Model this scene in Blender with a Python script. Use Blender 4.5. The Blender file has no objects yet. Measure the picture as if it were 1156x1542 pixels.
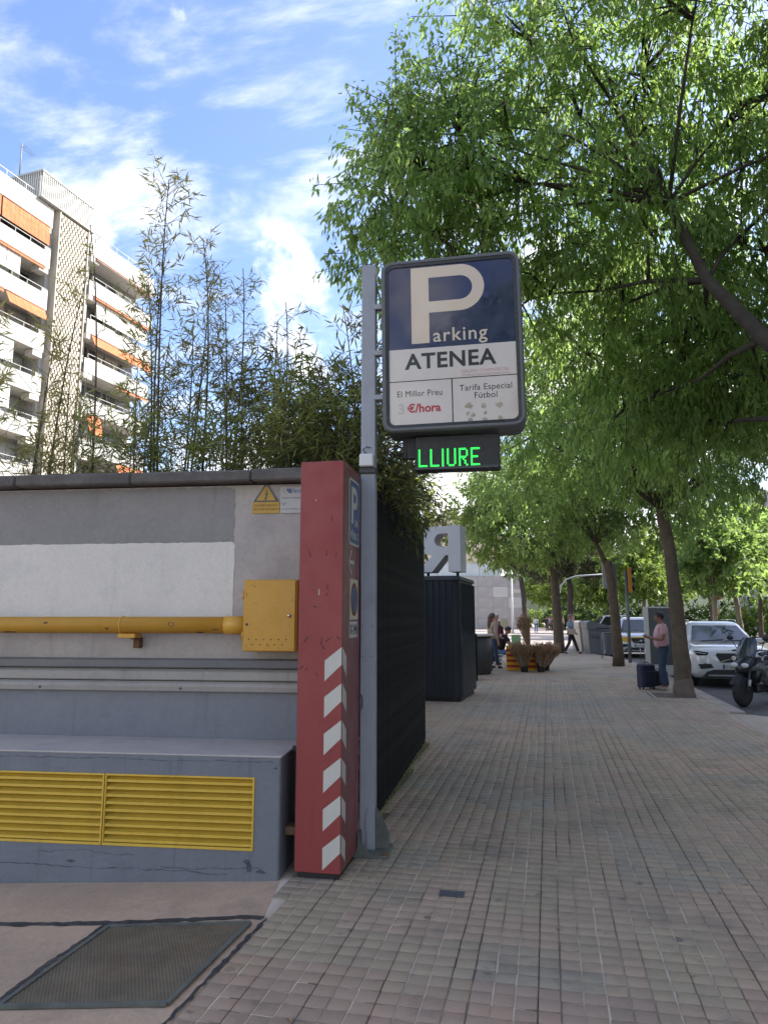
import bpy, math, random
import numpy as np
from mathutils import Vector, Matrix
R = math.radians
PI = math.pi
scene = bpy.context.scene
col = scene.collection

# ------------------------------------------------------------------ camera
cam_d = bpy.data.cameras.new("camera")
cam = bpy.data.objects.new("camera", cam_d)
col.objects.link(cam)
cam.location = (0, 0, 1.6)
cam.rotation_euler = (R(90 + 8.53), 0, R(12.977))
cam_d.sensor_fit = 'HORIZONTAL'
cam_d.sensor_width = 36.0
cam_d.lens = 36.0 * 1060 / 1156
cam_d.clip_start = 0.05
cam_d.clip_end = 2000
scene.camera = cam

# ------------------------------------------------------------------ sky and sun
SUN_EL, SUN_AZ = 40.0, 65.0            # azimuth from +Y towards +X
w = bpy.data.worlds.new("World")
scene.world = w
w.use_nodes = True
nt = w.node_tree
nt.nodes.clear()
N = nt.nodes.new
L = nt.links.new
out = N('ShaderNodeOutputWorld')
sky = N('ShaderNodeTexSky')
sky.sky_type = 'NISHITA'
sky.sun_disc = False
sky.sun_elevation = R(SUN_EL)
sky.sun_rotation = R(SUN_AZ)
sky.air_density = 1.0
sky.dust_density = 1.3
sky.ozone_density = 1.6
bg = N('ShaderNodeBackground')
bg.inputs['Strength'].default_value = 0.15
hs = N('ShaderNodeHueSaturation')
hs.inputs['Saturation'].default_value = 1.08
hs.inputs['Hue'].default_value = 0.509
hs.inputs['Value'].default_value = 0.66
L(sky.outputs[0], hs.inputs['Color'])
L(hs.outputs[0], bg.inputs['Color'])
tc = N('ShaderNodeTexCoord')
sp = N('ShaderNodeSeparateXYZ')
L(tc.outputs['Generated'], sp.inputs[0])
def wm(op, a, b=None, clamp=False):
    n = N('ShaderNodeMath'); n.operation = op; n.use_clamp = clamp
    for i, v in enumerate((a, b)):
        if v is None: continue
        if isinstance(v, (int, float)): n.inputs[i].default_value = v
        else: L(v, n.inputs[i])
    return n.outputs[0]
zz = wm('ADD', wm('MAXIMUM', sp.outputs[2], 0.0), 0.22)
cb = N('ShaderNodeCombineXYZ')
L(wm('DIVIDE', sp.outputs[0], zz), cb.inputs[0])
L(wm('DIVIDE', sp.outputs[1], zz), cb.inputs[1])
mp = N('ShaderNodeMapping')
mp.inputs['Location'].default_value = (5.6, 2.3, 0)
mp.inputs['Rotation'].default_value = (0, 0, R(-28))
mp.inputs['Scale'].default_value = (1.5, 3.1, 1)
L(cb.outputs[0], mp.inputs[0])
n1 = N('ShaderNodeTexNoise')
n1.inputs['Scale'].default_value = 1.9
n1.inputs['Detail'].default_value = 9
n1.inputs['Roughness'].default_value = 0.6
n1.inputs['Distortion'].default_value = 0.25
L(mp.outputs[0], n1.inputs['Vector'])
n2 = N('ShaderNodeTexNoise')
n2.inputs['Scale'].default_value = 4.6
n2.inputs['Detail'].default_value = 7
n2.inputs['Roughness'].default_value = 0.55
L(tc.outputs['Generated'], n2.inputs['Vector'])
thin = N('ShaderNodeMapRange'); thin.interpolation_type = 'SMOOTHSTEP'
thin.inputs['From Min'].default_value = 0.455
thin.inputs['From Max'].default_value = 0.72
thin.inputs['To Max'].default_value = 0.55
L(n1.outputs[0], thin.inputs['Value'])
low = N('ShaderNodeMapRange')                     # heaps of cloud thin out with height everywhere alike
low.inputs['From Min'].default_value = 0.30
low.inputs['From Max'].default_value = 0.62
low.inputs['To Min'].default_value = 0.085
low.inputs['To Max'].default_value = -0.08
L(sp.outputs[2], low.inputs['Value'])
heap = N('ShaderNodeMapRange'); heap.interpolation_type = 'SMOOTHSTEP'
heap.inputs['From Min'].default_value = 0.52
heap.inputs['From Max'].default_value = 0.64
L(wm('ADD', n2.outputs[0], low.outputs[0]), heap.inputs['Value'])
mask = wm('MAXIMUM', thin.outputs[0], heap.outputs[0], True)
bgc = N('ShaderNodeBackground')
bgc.inputs['Color'].default_value = (1.0, 0.985, 0.97, 1)
bgc.inputs['Strength'].default_value = 0.50
mx = N('ShaderNodeMixShader')
L(mask, mx.inputs[0]); L(bg.outputs[0], mx.inputs[1]); L(bgc.outputs[0], mx.inputs[2])
L(mx.outputs[0], out.inputs['Surface'])

sun_d = bpy.data.lights.new("sun", 'SUN')
sun_d.energy = 3.0
sun_d.angle = R(0.53)
sun_d.color = (1.0, 0.95, 0.87)
sun = bpy.data.objects.new("sun", sun_d)
col.objects.link(sun)
az, el = R(SUN_AZ), R(SUN_EL)
sdir = Vector((math.sin(az) * math.cos(el), math.cos(az) * math.cos(el), math.sin(el)))
sun.rotation_euler = sdir.to_track_quat('Z', 'Y').to_euler()
sun.location = (40, -20, 60)

scene.view_settings.view_transform = 'Standard'
scene.view_settings.look = 'None'
scene.view_settings.exposure = 1.98
scene.view_settings.gamma = 1.0
scene.view_settings.use_curve_mapping = False
scene.render.engine = 'CYCLES'
scene.cycles.max_bounces = 7
scene.cycles.diffuse_bounces = 4
scene.cycles.transmission_bounces = 4
scene.cycles.transparent_max_bounces = 6
scene.cycles.use_adaptive_sampling = True
scene.cycles.use_denoising = True
scene.cycles.sample_clamp_indirect = 4.0

# ------------------------------------------------------------------ materials
def M(name, c, rough=0.6, var=0.12, scale=3.0, bump=0.0, bscale=60.0, metal=0.0, spec=0.5, dirt=None, dirt_amt=0.5, dscale=1.6, fine=0.06, coat=0.0, world=False, streak=0.0):
    m = bpy.data.materials.new(name); m.use_nodes = True
    t = m.node_tree; nd = t.nodes; lk = t.links.new
    b = nd['Principled BSDF']
    b.inputs['Roughness'].default_value = rough
    b.inputs['Metallic'].default_value = metal
    b.inputs['Specular IOR Level'].default_value = spec
    b.inputs['Coat Weight'].default_value = coat
    co = nd.new('ShaderNodeNewGeometry').outputs['Position'] if world else nd.new('ShaderNodeTexCoord').outputs['Object']
    def noise(s, d, r=0.6):
        n = nd.new('ShaderNodeTexNoise'); n.inputs['Scale'].default_value = s; n.inputs['Detail'].default_value = d
        n.inputs['Roughness'].default_value = r; lk(co, n.inputs['Vector']); return n.outputs[0]
    def mixc(f, a, bb, mode='MIX'):
        x = nd.new('ShaderNodeMix'); x.data_type = 'RGBA'; x.blend_type = mode
        for sock, v in ((x.inputs[0], f), (x.inputs[6], a), (x.inputs[7], bb)):
            if isinstance(v, (int, float)): sock.default_value = v
            elif isinstance(v, tuple): sock.default_value = (*v[:3], 1)
            else: lk(v, sock)
        return x.outputs[2]
    def rng(v, a, bb, c0=0.0, c1=1.0):
        x = nd.new('ShaderNodeMapRange'); x.interpolation_type = 'SMOOTHSTEP'
        x.inputs[1].default_value = a; x.inputs[2].default_value = bb; x.inputs[3].default_value = c0; x.inputs[4].default_value = c1
        lk(v, x.inputs[0]); return x.outputs[0]
    lo = tuple(max(0, k * (1 - var)) for k in c); hi = tuple(min(1, k * (1 + var)) for k in c)
    cc = mixc(rng(noise(scale, 6), 0.3, 0.7), lo, hi)
    if fine: cc = mixc(rng(noise(scale * 22, 3), 0.3, 0.7), cc, tuple(k * (1 - 3 * fine) for k in c)) if False else mixc(fine * 4, cc, mixc(rng(noise(scale * 25, 4), 0.25, 0.75), tuple(k * 0.75 for k in c), tuple(min(1, k * 1.25) for k in c)))
    if dirt is not None:
        cc = mixc(rng(noise(dscale, 8, 0.68), 0.50, 0.72, 0, dirt_amt), cc, dirt)
    if streak:
        mpp = nd.new('ShaderNodeMapping'); mpp.inputs['Scale'].default_value = (9.0, 9.0, .55); lk(co, mpp.inputs[0])
        ns = nd.new('ShaderNodeTexNoise'); ns.inputs['Scale'].default_value = 1.6; ns.inputs['Detail'].default_value = 7; ns.inputs['Roughness'].default_value = .62; lk(mpp.outputs[0], ns.inputs['Vector'])
        cc = mixc(rng(ns.outputs[0], .54, .74, 0, streak), cc, tuple(k * .45 for k in c))
        cc = mixc(rng(noise(9.0, 9, .75), .64, .70, 0, streak), cc, tuple(min(1, k * 1.5) for k in c))
    lk(cc, b.inputs['Base Color'])
    if bump:
        bp = nd.new('ShaderNodeBump'); bp.inputs['Strength'].default_value = bump; bp.inputs['Distance'].default_value = 0.01
        lk(noise(bscale, 5), bp.inputs['Height']); lk(bp.outputs[0], b.inputs['Normal'])
    rr = rng(noise(scale * 3, 4), 0.3, 0.7, max(0.02, rough - 0.08), min(1, rough + 0.08)); lk(rr, b.inputs['Roughness'])
    m['mixc'] = 0
    return m

def leafmat(name, c1, c2, trans, tw=0.45, rough=0.5):
    m = bpy.data.materials.new(name); m.use_nodes = True
    t = m.node_tree; nd = t.nodes; lk = t.links.new
    b = nd['Principled BSDF']; o = nd['Material Output']
    g = nd.new('ShaderNodeNewGeometry')
    r = nd.new('ShaderNodeValToRGB')
    r.color_ramp.elements[0].color = (*c1, 1); r.color_ramp.elements[1].color = (*c2, 1)
    n_ = nd.new('ShaderNodeTexNoise'); n_.inputs['Scale'].default_value = 1.3; n_.inputs['Detail'].default_value = 3; lk(g.outputs['Position'], n_.inputs['Vector'])
    ma = nd.new('ShaderNodeMath'); ma.operation = 'MULTIPLY_ADD'; lk(g.outputs['Random Per Island'], ma.inputs[0]); ma.inputs[1].default_value = .6
    mb_ = nd.new('ShaderNodeMapRange'); mb_.inputs[1].default_value = .35; mb_.inputs[2].default_value = .68; mb_.inputs[3].default_value = -.1; mb_.inputs[4].default_value = .5; lk(n_.outputs[0], mb_.inputs[0])
    lk(mb_.outputs[0], ma.inputs[2]); lk(ma.outputs[0], r.inputs[0])
    tr_mul = ma
    lk(r.outputs[0], b.inputs['Base Color']); b.inputs['Roughness'].default_value = rough
    b.inputs['Specular IOR Level'].default_value = 0.35
    tr = nd.new('ShaderNodeBsdfTranslucent')
    mm = nd.new('ShaderNodeMix'); mm.data_type = 'RGBA'; mm.blend_type = 'MULTIPLY'; mm.inputs[0].default_value = 0.35
    mm.inputs[6].default_value = (*trans, 1)
    lk(r.outputs[0], mm.inputs[7])
    r2 = nd.new('ShaderNodeValToRGB'); r2.color_ramp.elements[0].color = (*[k * .55 for k in trans], 1); r2.color_ramp.elements[1].color = (*[min(1, k * 1.15) for k in trans], 1)
    lk(tr_mul.outputs[0], r2.inputs[0]); lk(r2.outputs[0], tr.inputs['Color'])
    ms = nd.new('ShaderNodeMixShader'); ms.inputs[0].default_value = tw
    lk(b.outputs[0], ms.inputs[1]); lk(tr.outputs[0], ms.inputs[2]); lk(ms.outputs[0], o.inputs['Surface'])
    return m

def emis(name, c, s):
    m = bpy.data.materials.new(name); m.use_nodes = True
    b = m.node_tree.nodes['Principled BSDF']
    b.inputs['Base Color'].default_value = (*c, 1)
    b.inputs['Emission Color'].default_value = (*c, 1)
    b.inputs['Emission Strength'].default_value = s
    return m

# tile material: every tile its own shade (snapped world position), larger patches of relaid tiles, blotches
PITCH = 0.095
def tilemat(name, snap=True):
    m = bpy.data.materials.new(name); m.use_nodes = True
    t = m.node_tree; nd = t.nodes; lk = t.links.new
    b = nd['Principled BSDF']
    pos = nd.new('ShaderNodeNewGeometry').outputs['Position']
    def noise(v, s, d, r=0.6):
        n = nd.new('ShaderNodeTexNoise'); n.inputs['Scale'].default_value = s; n.inputs['Detail'].default_value = d
        n.inputs['Roughness'].default_value = r; lk(v, n.inputs['Vector']); return n.outputs[0]
    def mixc(f, a, bb, mode='MIX'):
        x = nd.new('ShaderNodeMix'); x.data_type = 'RGBA'; x.blend_type = mode
        for sock, v in ((x.inputs[0], f), (x.inputs[6], a), (x.inputs[7], bb)):
            if isinstance(v, (int, float)): sock.default_value = v
            elif isinstance(v, tuple): sock.default_value = (*v[:3], 1)
            else: lk(v, sock)
        return x.outputs[2]
    def rng(v, a, bb, c0=0.0, c1=1.0):
        x = nd.new('ShaderNodeMapRange'); x.interpolation_type = 'SMOOTHSTEP'
        x.inputs[1].default_value = a; x.inputs[2].default_value = bb; x.inputs[3].default_value = c0; x.inputs[4].default_value = c1
        lk(v, x.inputs[0]); return x.outputs[0]
    def snapped(p):
        m0 = nd.new('ShaderNodeVectorMath'); m0.operation = 'MULTIPLY'; lk(pos, m0.inputs[0]); m0.inputs[1].default_value = (1, 1, 0)
        s = nd.new('ShaderNodeVectorMath'); s.operation = 'SNAP'; lk(m0.outputs[0], s.inputs[0]); s.inputs[1].default_value = (p, p, 1.0); return s.outputs[0]
    def white(v):
        wn = nd.new('ShaderNodeTexWhiteNoise'); wn.noise_dimensions = '3D'; lk(v, wn.inputs[0]); return wn.outputs[0]
    s1, s2 = snapped(PITCH), snapped(PITCH * 2)
    patch = rng(noise(snapped(PITCH * 4), 0.8, 2), 0.43, 0.55)
    cc = mixc(patch, (0.362, 0.252, 0.170), (0.326, 0.252, 0.160))
    patch2 = rng(noise(s2, 0.55, 1), 0.52, 0.56)
    cc = mixc(patch2, cc, (0.282, 0.235, 0.166))
    sy = nd.new('ShaderNodeSeparateXYZ'); lk(s2, sy.inputs[0])                     # a stretch of redder tiles relaid nearest the driveway
    wob = nd.new('ShaderNodeMath'); wob.operation = 'MULTIPLY_ADD'; lk(noise(snapped(PITCH * 4), 1.9, 1), wob.inputs[0]); wob.inputs[1].default_value = 1.6; lk(sy.outputs[1], wob.inputs[2])
    cc = mixc(rng(wob.outputs[0], 4.05, 4.15, .6, 0), cc, (0.370, 0.226, 0.160))
    v1 = rng(white(s1), 0, 1, 0.955, 1.045)
    v2 = rng(white(s2), 0, 1, 0.94, 1.06)
    mu = nd.new('ShaderNodeMath'); mu.operation = 'MULTIPLY'; lk(v1, mu.inputs[0]); lk(v2, mu.inputs[1])
    cmb = nd.new('ShaderNodeCombineColor'); [lk(mu.outputs[0], cmb.inputs[i]) for i in range(3)]
    cc = mixc(1.0, cc, cmb.outputs[0], 'MULTIPLY')
    cc = mixc(rng(noise(pos, 1.3, 9, 0.72), 0.49, 0.68, 0, 0.72), cc, (0.165, 0.128, 0.096))
    cc = mixc(rng(noise(pos, 7.0, 6, 0.7), 0.60, 0.70, 0, 0.7), cc, (0.075, 0.068, 0.062))
    cc = mixc(rng(noise(pos, 0.45, 4), 0.5, 0.7, 0, 0.30), cc, (0.11, 0.115, 0.075))
    cc = mixc(rng(noise(pos, 260, 3), 0.3, 0.7, 0, 0.30), cc, (0.30, 0.28, 0.26))
    vor = nd.new('ShaderNodeTexVoronoi'); vor.inputs['Scale'].default_value = 2.3; lk(pos, vor.inputs['Vector'])
    cc = mixc(rng(vor.outputs['Distance'], 0.045, 0.075, 0.65, 0), cc, (0.07, 0.066, 0.064))
    cc = mixc(rng(noise(pos, 1.1, 3), 0.58, 0.68, 0, 0.38), cc, (0.40, 0.28, 0.17))
    cc = mixc(rng(noise(pos, 30.0, 5, .75), 0.60, 0.72, 0, 0.45), cc, (0.12, 0.095, 0.075))
    lk(rng(noise(pos, 3, 4), 0.3, 0.7, 0.62, 0.85), b.inputs['Roughness'])
    lk(cc, b.inputs['Base Color'])
    bp = nd.new('ShaderNodeBump'); bp.inputs['Strength'].default_value = 0.35; bp.inputs['Distance'].default_value = 0.004
    lk(noise(pos, 120, 5), bp.inputs['Height']); lk(bp.outputs[0], b.inputs['Normal'])
    return m

MAT = {}
def mk(k, *a, **kw): MAT[k] = M(k, *a, **kw); return MAT[k]
mk('asphalt', (0.088, 0.084, 0.081), 0.85, 0.2, 1.5, 0.5, 90, dirt=(0.147, 0.126, 0.104), dirt_amt=0.5, world=True)
mk('concrete', (0.435, 0.311, 0.216), 0.85, 0.16, 1.4, 0.5, 70, dirt=(0.249, 0.188, 0.138), dirt_amt=0.55, dscale=3.2, world=True)
mk('pale_concrete', (0.350, 0.287, 0.219), 0.85, 0.12, 1.0, 0.3, 60, dirt=(0.169, 0.149, 0.128), dirt_amt=0.4, world=True)
mk('plaza', (0.34, 0.29, 0.26), 0.85, 0.08, 0.4, 0.2, 20, world=True)
mk('tar', (0.035, 0.037, 0.04), 0.6, 0.35, 14, 0.8, 60, dirt=(0.16, 0.14, 0.13), dirt_amt=0.5, dscale=12, world=True)
mk('soil', (0.10, 0.075, 0.055), 0.95, 0.35, 8, 1.0, 50)
mk('kerb', (0.326, 0.276, 0.225), 0.8, 0.1, 3, 0.3, 60, dirt=(0.157, 0.138, 0.118), dirt_amt=0.5)
mk('plinth', (0.152, 0.163, 0.186), 0.62, 0.08, 2.0, 0.5, 26, dirt=(0.106, 0.117, 0.140), dirt_amt=0.5, dscale=2.4, streak=0.4)
mk('plinth_panel', (0.156, 0.166, 0.188), 0.5, 0.05, 1.5, 0.06, 40, dirt=(0.091, 0.101, 0.121), dirt_amt=0.5, streak=0.3)
mk('ledge', (0.420, 0.381, 0.343), 0.7, 0.08, 3.0, 0.25, 60, dirt=(0.249, 0.237, 0.227), dirt_amt=0.5, streak=0.3)
mk('white_paint', (0.603, 0.567, 0.516), 0.75, 0.03, 2.5, 0.35, 70, dirt=(0.484, 0.470, 0.452), dirt_amt=0.6, dscale=4, streak=0.12)
mk('coping', (0.105, 0.096, 0.090), 0.95, 0.35, 5, 0.9, 40, dirt=(0.171, 0.147, 0.122), dirt_amt=0.6, dscale=6)
mk('rail_grey', (0.274, 0.254, 0.228), 0.45, 0.05, 2, 0.05, 50, metal=0.0, dirt=(0.145, 0.141, 0.137), dirt_amt=0.6, streak=0.35)
mk('rail_dark', (0.125, 0.125, 0.13), 0.5, 0.08, 2, 0.05, 50, dirt=(0.12, 0.12, 0.13), dirt_amt=0.5)
mk('yellow', (0.56, 0.285, 0.028), 0.42, 0.05, 4, 0.06, 30, dirt=(0.46, 0.22, 0.03), dirt_amt=0.4, dscale=7, streak=0.22)
mk('vent_yellow', (0.62, 0.40, 0.050), 0.45, 0.05, 4, 0.05, 30, dirt=(0.45, 0.28, 0.04), dirt_amt=0.5, dscale=5, streak=0.3)
mk('vent_dark', (0.05, 0.035, 0.012), 0.8)
mk('rust', (0.16, 0.075, 0.035), 0.85, 0.4, 12, 0.5, 60)
mk('wood_brown', (0.15, 0.085, 0.045), 0.75, 0.25, 6, 0.3, 40)
mk('black', (0.012, 0.012, 0.013), 0.5, 0.2, 8)
mk('rubber', (0.018, 0.018, 0.019), 0.75, 0.25, 8, 0.2, 60)
mk('dark_metal', (0.05, 0.052, 0.058), 0.5, 0.15, 4)
mk('totem_red', (0.244, 0.036, 0.033), 0.52, 0.06, 2.0, 0.03, 30, dirt=(0.191, 0.029, 0.029), dirt_amt=0.5, dscale=3.0, streak=0.18)
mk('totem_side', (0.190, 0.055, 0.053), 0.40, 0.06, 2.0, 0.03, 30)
mk('scratch', (0.085, 0.012, 0.014), 0.5, 0.2)
mk('stripe_white', (0.50, 0.475, 0.42), 0.5, 0.04, 6, dirt=(0.48, 0.46, 0.42), dirt_amt=0.4, dscale=9)
mk('pole_grey', (0.293, 0.305, 0.338), 0.5, 0.05, 3, 0.04, 40, dirt=(0.189, 0.202, 0.227), dirt_amt=0.5, dscale=5, streak=0.3)
mk('steel_green', (0.105, 0.112, 0.10), 0.6, 0.3, 8, 0.2, 50, dirt=(0.10, 0.11, 0.06), dirt_amt=0.6, dscale=8)
mk('white_plastic', (0.62, 0.61, 0.585), 0.4, 0.03, 4)
mk('sign_rim', (0.105, 0.105, 0.11), 0.45, 0.06, 3)
mk('sign_blue', (0.016, 0.018, 0.058), 0.08, 0.06, 1.5, fine=0.0, coat=0.3)
mk('sign_cream', (0.58, 0.525, 0.475), 0.12, 0.03, 2.0, fine=0.0, dirt=(0.460, 0.397, 0.328), dirt_amt=0.45)
mk('letter_cream', (0.588, 0.488, 0.378), 0.12, 0.03, 2.0, fine=0.0)
mk('letter_black', (0.02, 0.02, 0.022), 0.25)
mk('letter_red', (0.42, 0.025, 0.04), 0.3)
mk('letter_faint', (0.50, 0.28, 0.26), 0.3)
mk('smudge', (0.34, 0.29, 0.215), 0.5, 0.3, 20)
mk('fence_black', (0.010, 0.010, 0.012), 0.7, 0.3, 6, spec=0.18)
mk('kiosk', (0.022, 0.026, 0.034), 0.55, 0.15, 2, spec=0.3)
mk('kiosk_band', (0.035, 0.038, 0.045), 0.5, 0.15, 2)
mk('letter_grey', (0.468, 0.468, 0.481), 0.5, 0.04, 2)
mk('traffic_blue', (0.03, 0.075, 0.20), 0.35, 0.08, 4)
mk('white_film', (0.50, 0.48, 0.43), 0.4, 0.03, 4)
mk('warn_yellow', (0.44, 0.265, 0.03), 0.5, 0.08, 6)
mk('label_white', (0.42, 0.41, 0.40), 0.5, 0.04, 6)
mk('bark', (0.102, 0.075, 0.053), 0.95, 0.3, 5, 1.0, 26, dirt=(0.096, 0.098, 0.048), dirt_amt=0.6, dscale=3)
mk('bark_pale', (0.15, 0.115, 0.095), 0.95, 0.2, 5, 0.8, 30)
mk('bark_dark', (0.045, 0.037, 0.03), 0.95, 0.3, 6, 0.8, 30)
mk('plane_bark', (0.24, 0.20, 0.14), 0.9, 0.4, 2, 0.4, 20)
mk('culm', (0.085, 0.075, 0.035), 0.7, 0.3, 4)
mk('culm_dark', (0.075, 0.060, 0.036), 0.7, 0.3, 4)
mk('facade', (0.319, 0.320, 0.307), 0.75, 0.04, 0.4, dirt=(0.251, 0.245, 0.231), dirt_amt=0.5, dscale=0.6)
mk('facade_grey', (0.50, 0.48, 0.45), 0.8, 0.06, 0.5)
mk('block_cream', (0.397, 0.366, 0.306), 0.8, 0.08, 1.0)
mk('block_back', (0.20, 0.18, 0.155), 0.9, 0.2, 1.0)
mk('slat_grey', (0.50, 0.51, 0.49), 0.6, 0.06, 1.0)
mk('awning', (0.468, 0.117, 0.032), 0.75, 0.10, 1.2)
mk('awning_brown', (0.22, 0.12, 0.08), 0.7, 0.10, 1.2)
mk('glass_dark', (0.05, 0.06, 0.07), 0.08, 0.3, 0.8, fine=0)
mk('glass_pale', (0.45, 0.48, 0.46), 0.25, 0.12, 0.8, fine=0)
mk('curtain', (0.55, 0.53, 0.48), 0.8, 0.1, 2)
mk('granite', (0.34, 0.32, 0.31), 0.8, 0.15, 0.5, dirt=(0.26, 0.25, 0.25), dirt_amt=0.5, dscale=0.15)
mk('cream_wall', (0.60, 0.50, 0.38), 0.8, 0.05, 0.5)
mk('pale_blue_band', (0.45, 0.50, 0.50), 0.4, 0.06, 0.5)
mk('skin', (0.42, 0.22, 0.15), 0.5, 0.05, 8)
mk('skin_dark', (0.26, 0.13, 0.085), 0.5, 0.05, 8)
mk('shirt_pink', (0.56, 0.33, 0.36), 0.85, 0.06, 8, 0.3, 30)
mk('jeans', (0.035, 0.055, 0.10), 0.9, 0.2, 10, 0.3, 60)
mk('jeans_pale', (0.10, 0.18, 0.33), 0.9, 0.2, 10)
mk('cloth_black', (0.014, 0.014, 0.016), 0.85, 0.2, 10)
mk('cloth_white', (0.62, 0.62, 0.62), 0.85, 0.05, 10)
mk('cloth_denim', (0.16, 0.24, 0.33), 0.9, 0.15, 10)
mk('cloth_maroon', (0.13, 0.03, 0.045), 0.9, 0.15, 10)
mk('cloth_beige', (0.34, 0.26, 0.20), 0.9, 0.1, 10)
mk('hair_dark', (0.022, 0.016, 0.012), 0.6, 0.3, 20)
mk('hair_brown', (0.11, 0.06, 0.035), 0.6, 0.3, 20)
mk('hair_grey', (0.20, 0.15, 0.12), 0.6, 0.3, 20)
mk('shoe', (0.30, 0.27, 0.22), 0.7, 0.2, 20)
mk('suitcase', (0.014, 0.018, 0.045), 0.6, 0.2, 10, 0.3, 80)
mk('bag_black', (0.012, 0.012, 0.013), 0.7, 0.2, 10, 0.3, 80)
mk('bin_grey', (0.10, 0.105, 0.115), 0.5, 0.08, 2)
mk('bin_light', (0.30, 0.295, 0.29), 0.5, 0.08, 2)
mk('bin_beige', (0.42, 0.38, 0.34), 0.6, 0.06, 2)
mk('panel_green', (0.055, 0.065, 0.062), 0.55, 0.12, 2)
mk('panel_pale', (0.46, 0.45, 0.42), 0.6, 0.08, 2)
mk('car_white', (0.60, 0.60, 0.59), 0.18, 0.02, 1, fine=0, coat=1.0)
mk('car_grey', (0.20, 0.22, 0.25), 0.2, 0.05, 1, fine=0, coat=1.0)
mk('car_glass', (0.02, 0.025, 0.03), 0.04, 0.2, 0.6, fine=0, spec=0.9)
mk('chrome', (0.6, 0.6, 0.6), 0.15, 0.05, 2, metal=1.0, fine=0)
mk('lamp_glass', (0.55, 0.56, 0.58), 0.08, 0.05, 2, fine=0)
mk('scooter_grey', (0.085, 0.098, 0.09), 0.25, 0.05, 2, fine=0, coat=0.6)
mk('gloss_black', (0.02, 0.021, 0.022), 0.25, 0.1, 3, fine=0, coat=0.3)
mk('scooter_silver', (0.45, 0.45, 0.44), 0.3, 0.05, 2, fine=0)
mk('orange_plastic', (0.60, 0.20, 0.02), 0.5, 0.08, 4)
mk('traffic_yellow', (0.62, 0.27, 0.02), 0.5, 0.06, 4)
mk('post_grey', (0.16, 0.18, 0.20), 0.5, 0.08, 4)
mk('post_pale', (0.45, 0.47, 0.48), 0.45, 0.08, 4)
mk('sign_red', (0.45, 0.03, 0.03), 0.4, 0.05, 4)
mk('flag_yellow', (0.70, 0.40, 0.03), 0.85, 0.06, 4, 0.2, 30)
mk('flag_red', (0.42, 0.045, 0.025), 0.85, 0.06, 4, 0.2, 30)
mk('twig_brown', (0.30, 0.19, 0.11), 0.9, 0.3, 8)
mk('bud_red', (0.36, 0.13, 0.08), 0.9, 0.3, 8)
mk('bag_green', (0.30, 0.44, 0.22), 0.7, 0.1, 4)
mk('hill', (0.028, 0.045, 0.018), 0.95, 0.5, 0.35, world=True)
MAT['tile'] = tilemat('tile')
def jointmat():
    m = bpy.data.materials.new('joint'); m.use_nodes = True
    t = m.node_tree; nd = t.nodes; lk = t.links.new; b = nd['Principled BSDF']
    pos = nd.new('ShaderNodeNewGeometry').outputs['Position']
    def vm(op, v, c):
        x = nd.new('ShaderNodeVectorMath'); x.operation = op; lk(v, x.inputs[0]); x.inputs[1].default_value = c; return x.outputs[0]
    def noise(v, s, d):
        n = nd.new('ShaderNodeTexNoise'); n.inputs['Scale'].default_value = s; n.inputs['Detail'].default_value = d; lk(v, n.inputs['Vector']); return n.outputs[0]
    c = vm('SNAP', vm('MULTIPLY', vm('ADD', pos, (PITCH / 2, 0, 0)), (1, 0, 0)), (PITCH, 1, 1))
    wn = nd.new('ShaderNodeTexWhiteNoise'); lk(c, wn.inputs[0])
    ad = nd.new('ShaderNodeMath'); ad.operation = 'MULTIPLY_ADD'; lk(wn.outputs[0], ad.inputs[0]); ad.inputs[1].default_value = .55; lk(noise(vm('MULTIPLY', pos, (1, .35, 1)), 2.2, 6), ad.inputs[2])
    rg_ = nd.new('ShaderNodeMapRange'); rg_.interpolation_type = 'SMOOTHSTEP'; rg_.inputs[1].default_value = .66; rg_.inputs[2].default_value = .92; lk(ad.outputs[0], rg_.inputs[0])
    mx_ = nd.new('ShaderNodeMix'); mx_.data_type = 'RGBA'; lk(rg_.outputs[0], mx_.inputs[0]); mx_.inputs[6].default_value = (.10, .082, .064, 1); mx_.inputs[7].default_value = (.60, .50, .40, 1)
    lk(mx_.outputs[2], b.inputs['Base Color']); b.inputs['Roughness'].default_value = .95
    return m
MAT['joint'] = jointmat()
MAT['leaf'] = leafmat('leaf', (0.070, 0.134, 0.036), (0.142, 0.222, 0.068), (0.46, 0.66, 0.17), 0.60)
MAT['leaf_far'] = leafmat('leaf_far', (0.066, 0.122, 0.034), (0.128, 0.200, 0.060), (0.40, 0.58, 0.15), 0.54)
MAT['leaf_olive'] = leafmat('leaf_olive', (0.06, 0.085, 0.03), (0.12, 0.14, 0.05), (0.22, 0.26, 0.07), 0.35)
MAT['leaf_pine'] = leafmat('leaf_pine', (0.045, 0.058, 0.025), (0.085, 0.085, 0.035), (0.10, 0.11, 0.03), 0.2)
MAT['leaf_light'] = leafmat('leaf_light', (0.09, 0.15, 0.03), (0.17, 0.25, 0.05), (0.30, 0.42, 0.08), 0.45)
MAT['leaf_dark'] = leafmat('leaf_dark', (0.025, 0.05, 0.018), (0.055, 0.09, 0.028), (0.10, 0.17, 0.03), 0.3)
MAT['bloom_pink'] = leafmat('bloom_pink', (0.32, 0.26, 0.20), (0.46, 0.36, 0.30), (0.4, 0.3, 0.25), 0.3)
MAT['bamboo_leaf'] = leafmat('bamboo_leaf', (0.115, 0.110, 0.042), (0.215, 0.190, 0.075), (0.50, 0.46, 0.15), 0.58)
MAT['bamboo_green'] = leafmat('bamboo_green', (0.105, 0.135, 0.040), (0.21, 0.225, 0.072), (0.52, 0.56, 0.15), 0.58)
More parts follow.
